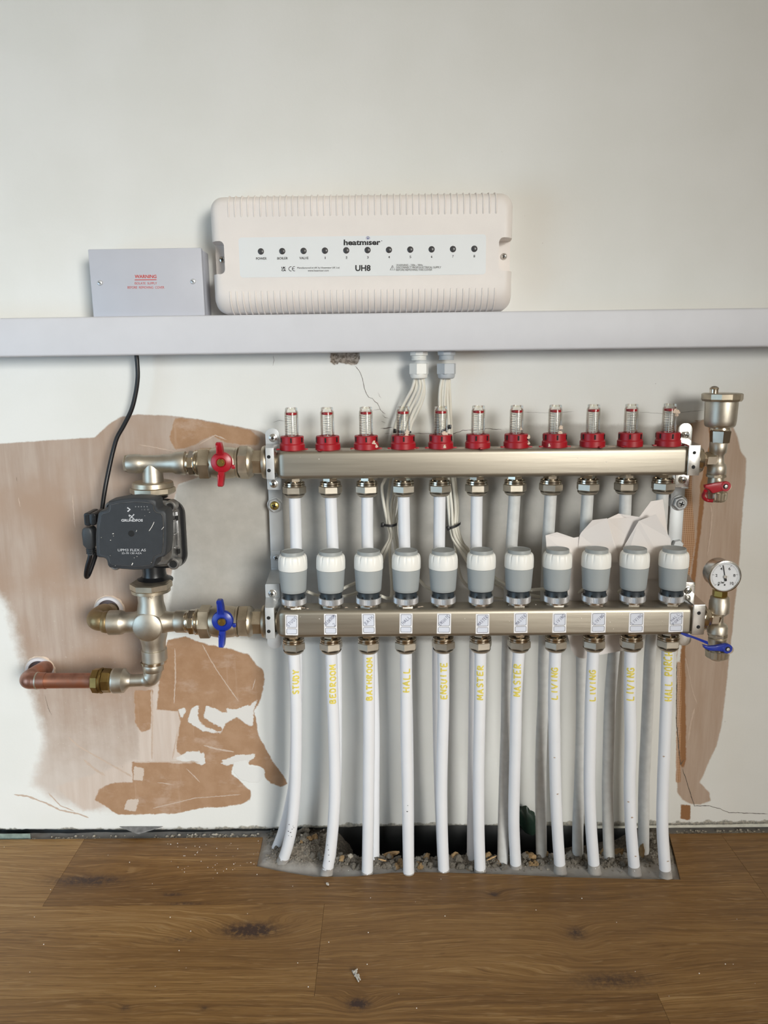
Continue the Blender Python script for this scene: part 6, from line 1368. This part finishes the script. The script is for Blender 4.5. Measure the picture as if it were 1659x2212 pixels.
def stone_mesh(seed, sx_, sy_, sz_, jag=.35):
    t_ = bmesh.new(); bmesh.ops.create_icosphere(t_, subdivisions=3, radius=1)
    for v in t_.verts:
        k_ = 1 + jag*mnoise.noise(v.co*1.3 + Vector((seed*3.1, 0, 0))) + .18*mnoise.noise(v.co*3.5 + Vector((0, seed*2.3, 0)))
        q_ = Vector((round(v.co.x*2.6)/2.6, round(v.co.y*2.6)/2.6, round(v.co.z*2.6)/2.6)); v.co = v.co.lerp(q_, .35)*k_
        v.co = Vector((v.co.x*sx_, v.co.y*sy_, v.co.z*sz_))
    return t_
NAMED = [((752, 1835), .0085, .007, .0055, 'stone_pale', 'large pale flat stone between the BEDROOM and BATHROOM pipes'), ((758, 1852), .0045, .004, .0055, 'stone_pale', 'pale upright chip right of the tan stone by the BATHROOM pipe'), ((738, 1854), .0050, .004, .0045, 'stone_tan', 'tan pebble just right of the BEDROOM pipe foot'),
         ((680, 1818), .0075, .005, .0055, 'stone_tan', 'orange tan stone left of the BEDROOM pipe'), ((668, 1826), .005, .004, .004, 'stone_tan', 'smaller tan stone below left of the orange tan stone'), ((983, 1850), .0065, .004, .005, 'stone_tan', 'yellowish stone between the ENSUITE and left MASTER pipes'),
         ((1148, 1848), .0085, .005, .0055, 'stone_tan', 'orange brown stone right of the right MASTER pipe'), ((1230, 1838), .006, .004, .007, 'stone_tan', 'brown stone in the dark behind the left LIVING pipe'), ((1338, 1812), .0095, .006, .0065, 'stone_tan', 'large tan stone at the back left of the right LIVING pipe'), ((1386, 1848), .0042, .004, .0125, 'stone_tan', 'tall tan stone pressed against the right LIVING pipe'),
         ((1055, 1848), .0055, .004, .005, 'stone_tan', 'brown stone right of the left MASTER pipe'), ((660, 1798), .007, .006, .005, 'stone_grey', 'grey lump on the mortar mound beside the STUDY pipe')]
for (x, y), a, b_, c_, mt, lab in NAMED:
    p = G(x, y, .0); z = max(BED(p.x, p.y), -.03) + c_*.5; t_ = stone_mesh(x, a, b_, c_)
    bmesh.ops.rotate(t_, cent=(0, 0, 0), matrix=Matrix.Rotation(x*.7, 3, 'Z') if c_ < .012 else Matrix.Identity(3), verts=t_.verts); bmesh.ops.translate(t_, verts=t_.verts, vec=(p.x, p.y, z)); bm = nb(); merge(bm, t_)
    o = obj('stone', bm, mt, ang=30, loc=(p.x, p.y, z)); tag(o, lab, 'stone', 'stones in the rubble')
protos = []
rs = random.Random(21)
gaps = [(585, 612, 'left of the STUDY pipe'), (648, 700, 'between the STUDY and BEDROOM pipes'), (732, 782, 'between the BEDROOM and BATHROOM pipes'), (812, 868, 'between the BATHROOM and HALL pipes'), (898, 944, 'between the HALL and ENSUITE pipes'), (974, 1022, 'between the ENSUITE and left MASTER pipes'), (1052, 1098, 'between the two MASTER pipes'), (1130, 1192, 'between the right MASTER and left LIVING pipes'), (1222, 1268, 'between the left and middle LIVING pipes'), (1300, 1354, 'between the middle and right LIVING pipes'), (1388, 1420, 'between the right LIVING and HALL PORCH pipes')]
for gi, (xa, xb_, wh) in enumerate(gaps):
    for j in range(20 if 0 < gi < 10 else 10):
        x = rs.uniform(xa, xb_); y = rs.uniform(1846, 1872) if gi not in (1, 10) else rs.uniform(1800, 1858)
        if gi == 0: y = rs.uniform(1795, 1838)
        if gi in (7, 8, 9): y = rs.uniform(1842, 1864)
        p = G(x, y, .0); s_ = rs.uniform(.0024, .0056)
        z = max(BED(p.x, p.y), -.02) + s_*.35
        if len(protos) < 8:
            t_ = stone_mesh(len(protos)*5+1, 1, .85, .75, .5); bm = nb(); merge(bm, t_); o = obj('rubble_lump', bm, 'stone_tan' if len(protos) == 3 else 'stone_grey', ang=30); protos.append(o)
        else:
            o = rs.choice(protos).copy(); COL.objects.link(o)
        o.location = (p.x, p.y, z); o.scale = (s_, s_, s_); o.rotation_euler = (rs.uniform(-.5, .5), rs.uniform(-.5, .5), rs.uniform(0, 6))
        tag(o, f'small rough rubble lump in the bed {wh}', 'rubble', f'rubble lumps {wh}')
# countless crumbs as one
bm = nb(); rs = random.Random(5)
for i in range(2200):
    x = rs.uniform(575, 1448); y = rs.triangular(1788, 1880, 1858)
    if x < 700: y = rs.uniform(1788, 1866)
    p = G(x, y, .0); s_ = rs.uniform(.0006, .0019); z = BED(p.x, p.y)
    if z < -.016 or y > 1868 and rs.random() < .6: continue
    t_ = bmesh.new(); bmesh.ops.create_icosphere(t_, subdivisions=1, radius=s_)
    k1, k2, k3 = rs.uniform(.7, 1.4), rs.uniform(.7, 1.4), rs.uniform(.6, 1.2)
    for v in t_.verts: v.co = Vector((v.co.x*k1*rs.uniform(.8, 1.2), v.co.y*k2*rs.uniform(.8, 1.2), v.co.z*k3*rs.uniform(.8, 1.2))) + Vector((p.x, p.y, z + s_*.5))
    merge(bm, t_)
o = obj('rubble_crumbs', bm, 'stone_grey', smooth=False); tag(o, 'fine grey crumbs of mortar scattered over the rubble bed', 'crumbs', kind='stuff')
bm = nb(); rs = random.Random(9)
for i in range(260):
    x = rs.choice((rs.uniform(0, 560), rs.uniform(1455, 1659), rs.uniform(400, 560))); p = P(x, 1795, -.004); s_ = rs.uniform(.0006, .0022)
    t_ = bmesh.new(); bmesh.ops.create_icosphere(t_, subdivisions=1, radius=s_)
    k1, k2, k3 = rs.uniform(.7, 1.5), rs.uniform(.6, 1.2), rs.uniform(.6, 1.1); yy = rs.uniform(-.009, .004)
    for v in t_.verts: v.co = Vector((v.co.x*k1*rs.uniform(.8, 1.2), v.co.y*k2*rs.uniform(.8, 1.2), v.co.z*k3*rs.uniform(.8, 1.2))) + Vector((p.x, yy, -.0056 + s_*.6))
    merge(bm, t_)
o = obj('gap_crumbs', bm, 'stone_pale', smooth=False); tag(o, 'crumbs of plaster lying in the gap along the bottom of the wall', 'crumbs', kind='stuff')
for (x, y), L_, an, lab in (((842, 1838), .030, .18, 'broken wood splinter lying left of the HALL pipe'), ((826, 1862), .014, -.5, 'thin pale splinter at the foot of the BATHROOM pipe'), ((1062, 1856), .016, .3, 'thin brown splinter beside the left MASTER pipe'), ((1302, 1838), .024, 1.2, 'dark upright splinter behind the middle LIVING pipe')):
    p = G(x, y, .0); bm = nb(); q_ = []
    for i in range(7):
        u = i/6-.5; q_.append(Vector((p.x + L_*u*math.cos(an), p.y + .004*u, max(BED(p.x, p.y), -.012) + .006 + L_*u*math.sin(an))))
    w_ = .0038 if L_ > .02 else .0012
    tube(bm, q_, w_, 6, rad=lambda u: w_*(.25 + .9*math.sin(PI*min(1, max(0, u*.9+.05)))))
    o = obj('wood_splinter', bm, 'splinter' if L_ != .024 else 'stone_tan', smooth=False); tag(o, lab, 'splinter', 'wood splinters')
# galvanised bead scrap at the far left, torn membrane corner and lint on the floor
bm = nb(); A = P(-30, 1787, -.006); B = P(64, 1787, -.006); n_ = 30; top, bot = [], []
for i in range(n_+1):
    x = A.x + (B.x-A.x)*i/n_; top.append((x, .0062)); bot.append((x, -.003 + .0028*max(0, mnoise.noise(Vector((x*120, 1, 1))))*2))
prism(bm, top + bot[::-1], -.0068, -.0058); o = obj('metal_bead', bm, 'galv', smooth=False); tag(o, 'bent galvanised bead scrap in the wall gap at the far left', 'metal bead')
bm = nb(); q_ = [P(258, 1786, -.002), P(352, 1786, -.002), P(300, 1802, -.011), P(292, 1800, -.011)]
loft(bm, [q_, [p + Vector((0, .0008, 0)) for p in q_]]); o = obj('membrane_corner', bm, mat('grey_membrane', (112, 112, 112), .55, var=.25, vscale=150, bump=.4, bscale=300), smooth=False); tag(o, 'torn grey triangular membrane corner below the left patched wall', 'membrane')
for (x, y), s_, lab in (((768, 2105), .0075, 'grey tuft of lint on the floor in front of the BATHROOM pipe'), ((708, 1914), .0030, 'tiny pale fleck on the floor below the BEDROOM pipe')):
    p = G(x, y, 0); bm = nb(); rs = random.Random(x)
    for j in range(9 if s_ > .005 else 4):
        q0 = Vector((p.x + rs.uniform(-.4, .4)*s_, p.y + rs.uniform(-1, 1)*s_, .0010))
        tube(bm, spline([q0, q0 + Vector((rs.uniform(-.5, .5)*s_, rs.uniform(-.6, .6)*s_, .0018)), q0 + Vector((rs.uniform(-.6, .6)*s_, rs.uniform(-1, 1)*s_, .0006))], 4), .0009, 6)
    o = obj('lint', bm, 'lint'); tag(o, lab, 'lint')
bm = nb(); rs = random.Random(31)
for i in range(90):
    x, y = (rs.uniform(360, 560), rs.uniform(1815, 1890)) if i < 50 else (rs.uniform(0, 1659), rs.uniform(1830, 2200)); p = G(x, y, 0); s_ = rs.uniform(.0003, .0008)
    t_ = bmesh.new(); bmesh.ops.create_icosphere(t_, subdivisions=1, radius=s_); bmesh.ops.translate(t_, verts=t_.verts, vec=(p.x, p.y, s_*.6)); merge(bm, t_)
o = obj('plaster_dust', bm, 'whitefleck', smooth=False); tag(o, 'tiny white plaster specks scattered on the wood floor', 'dust', kind='stuff')
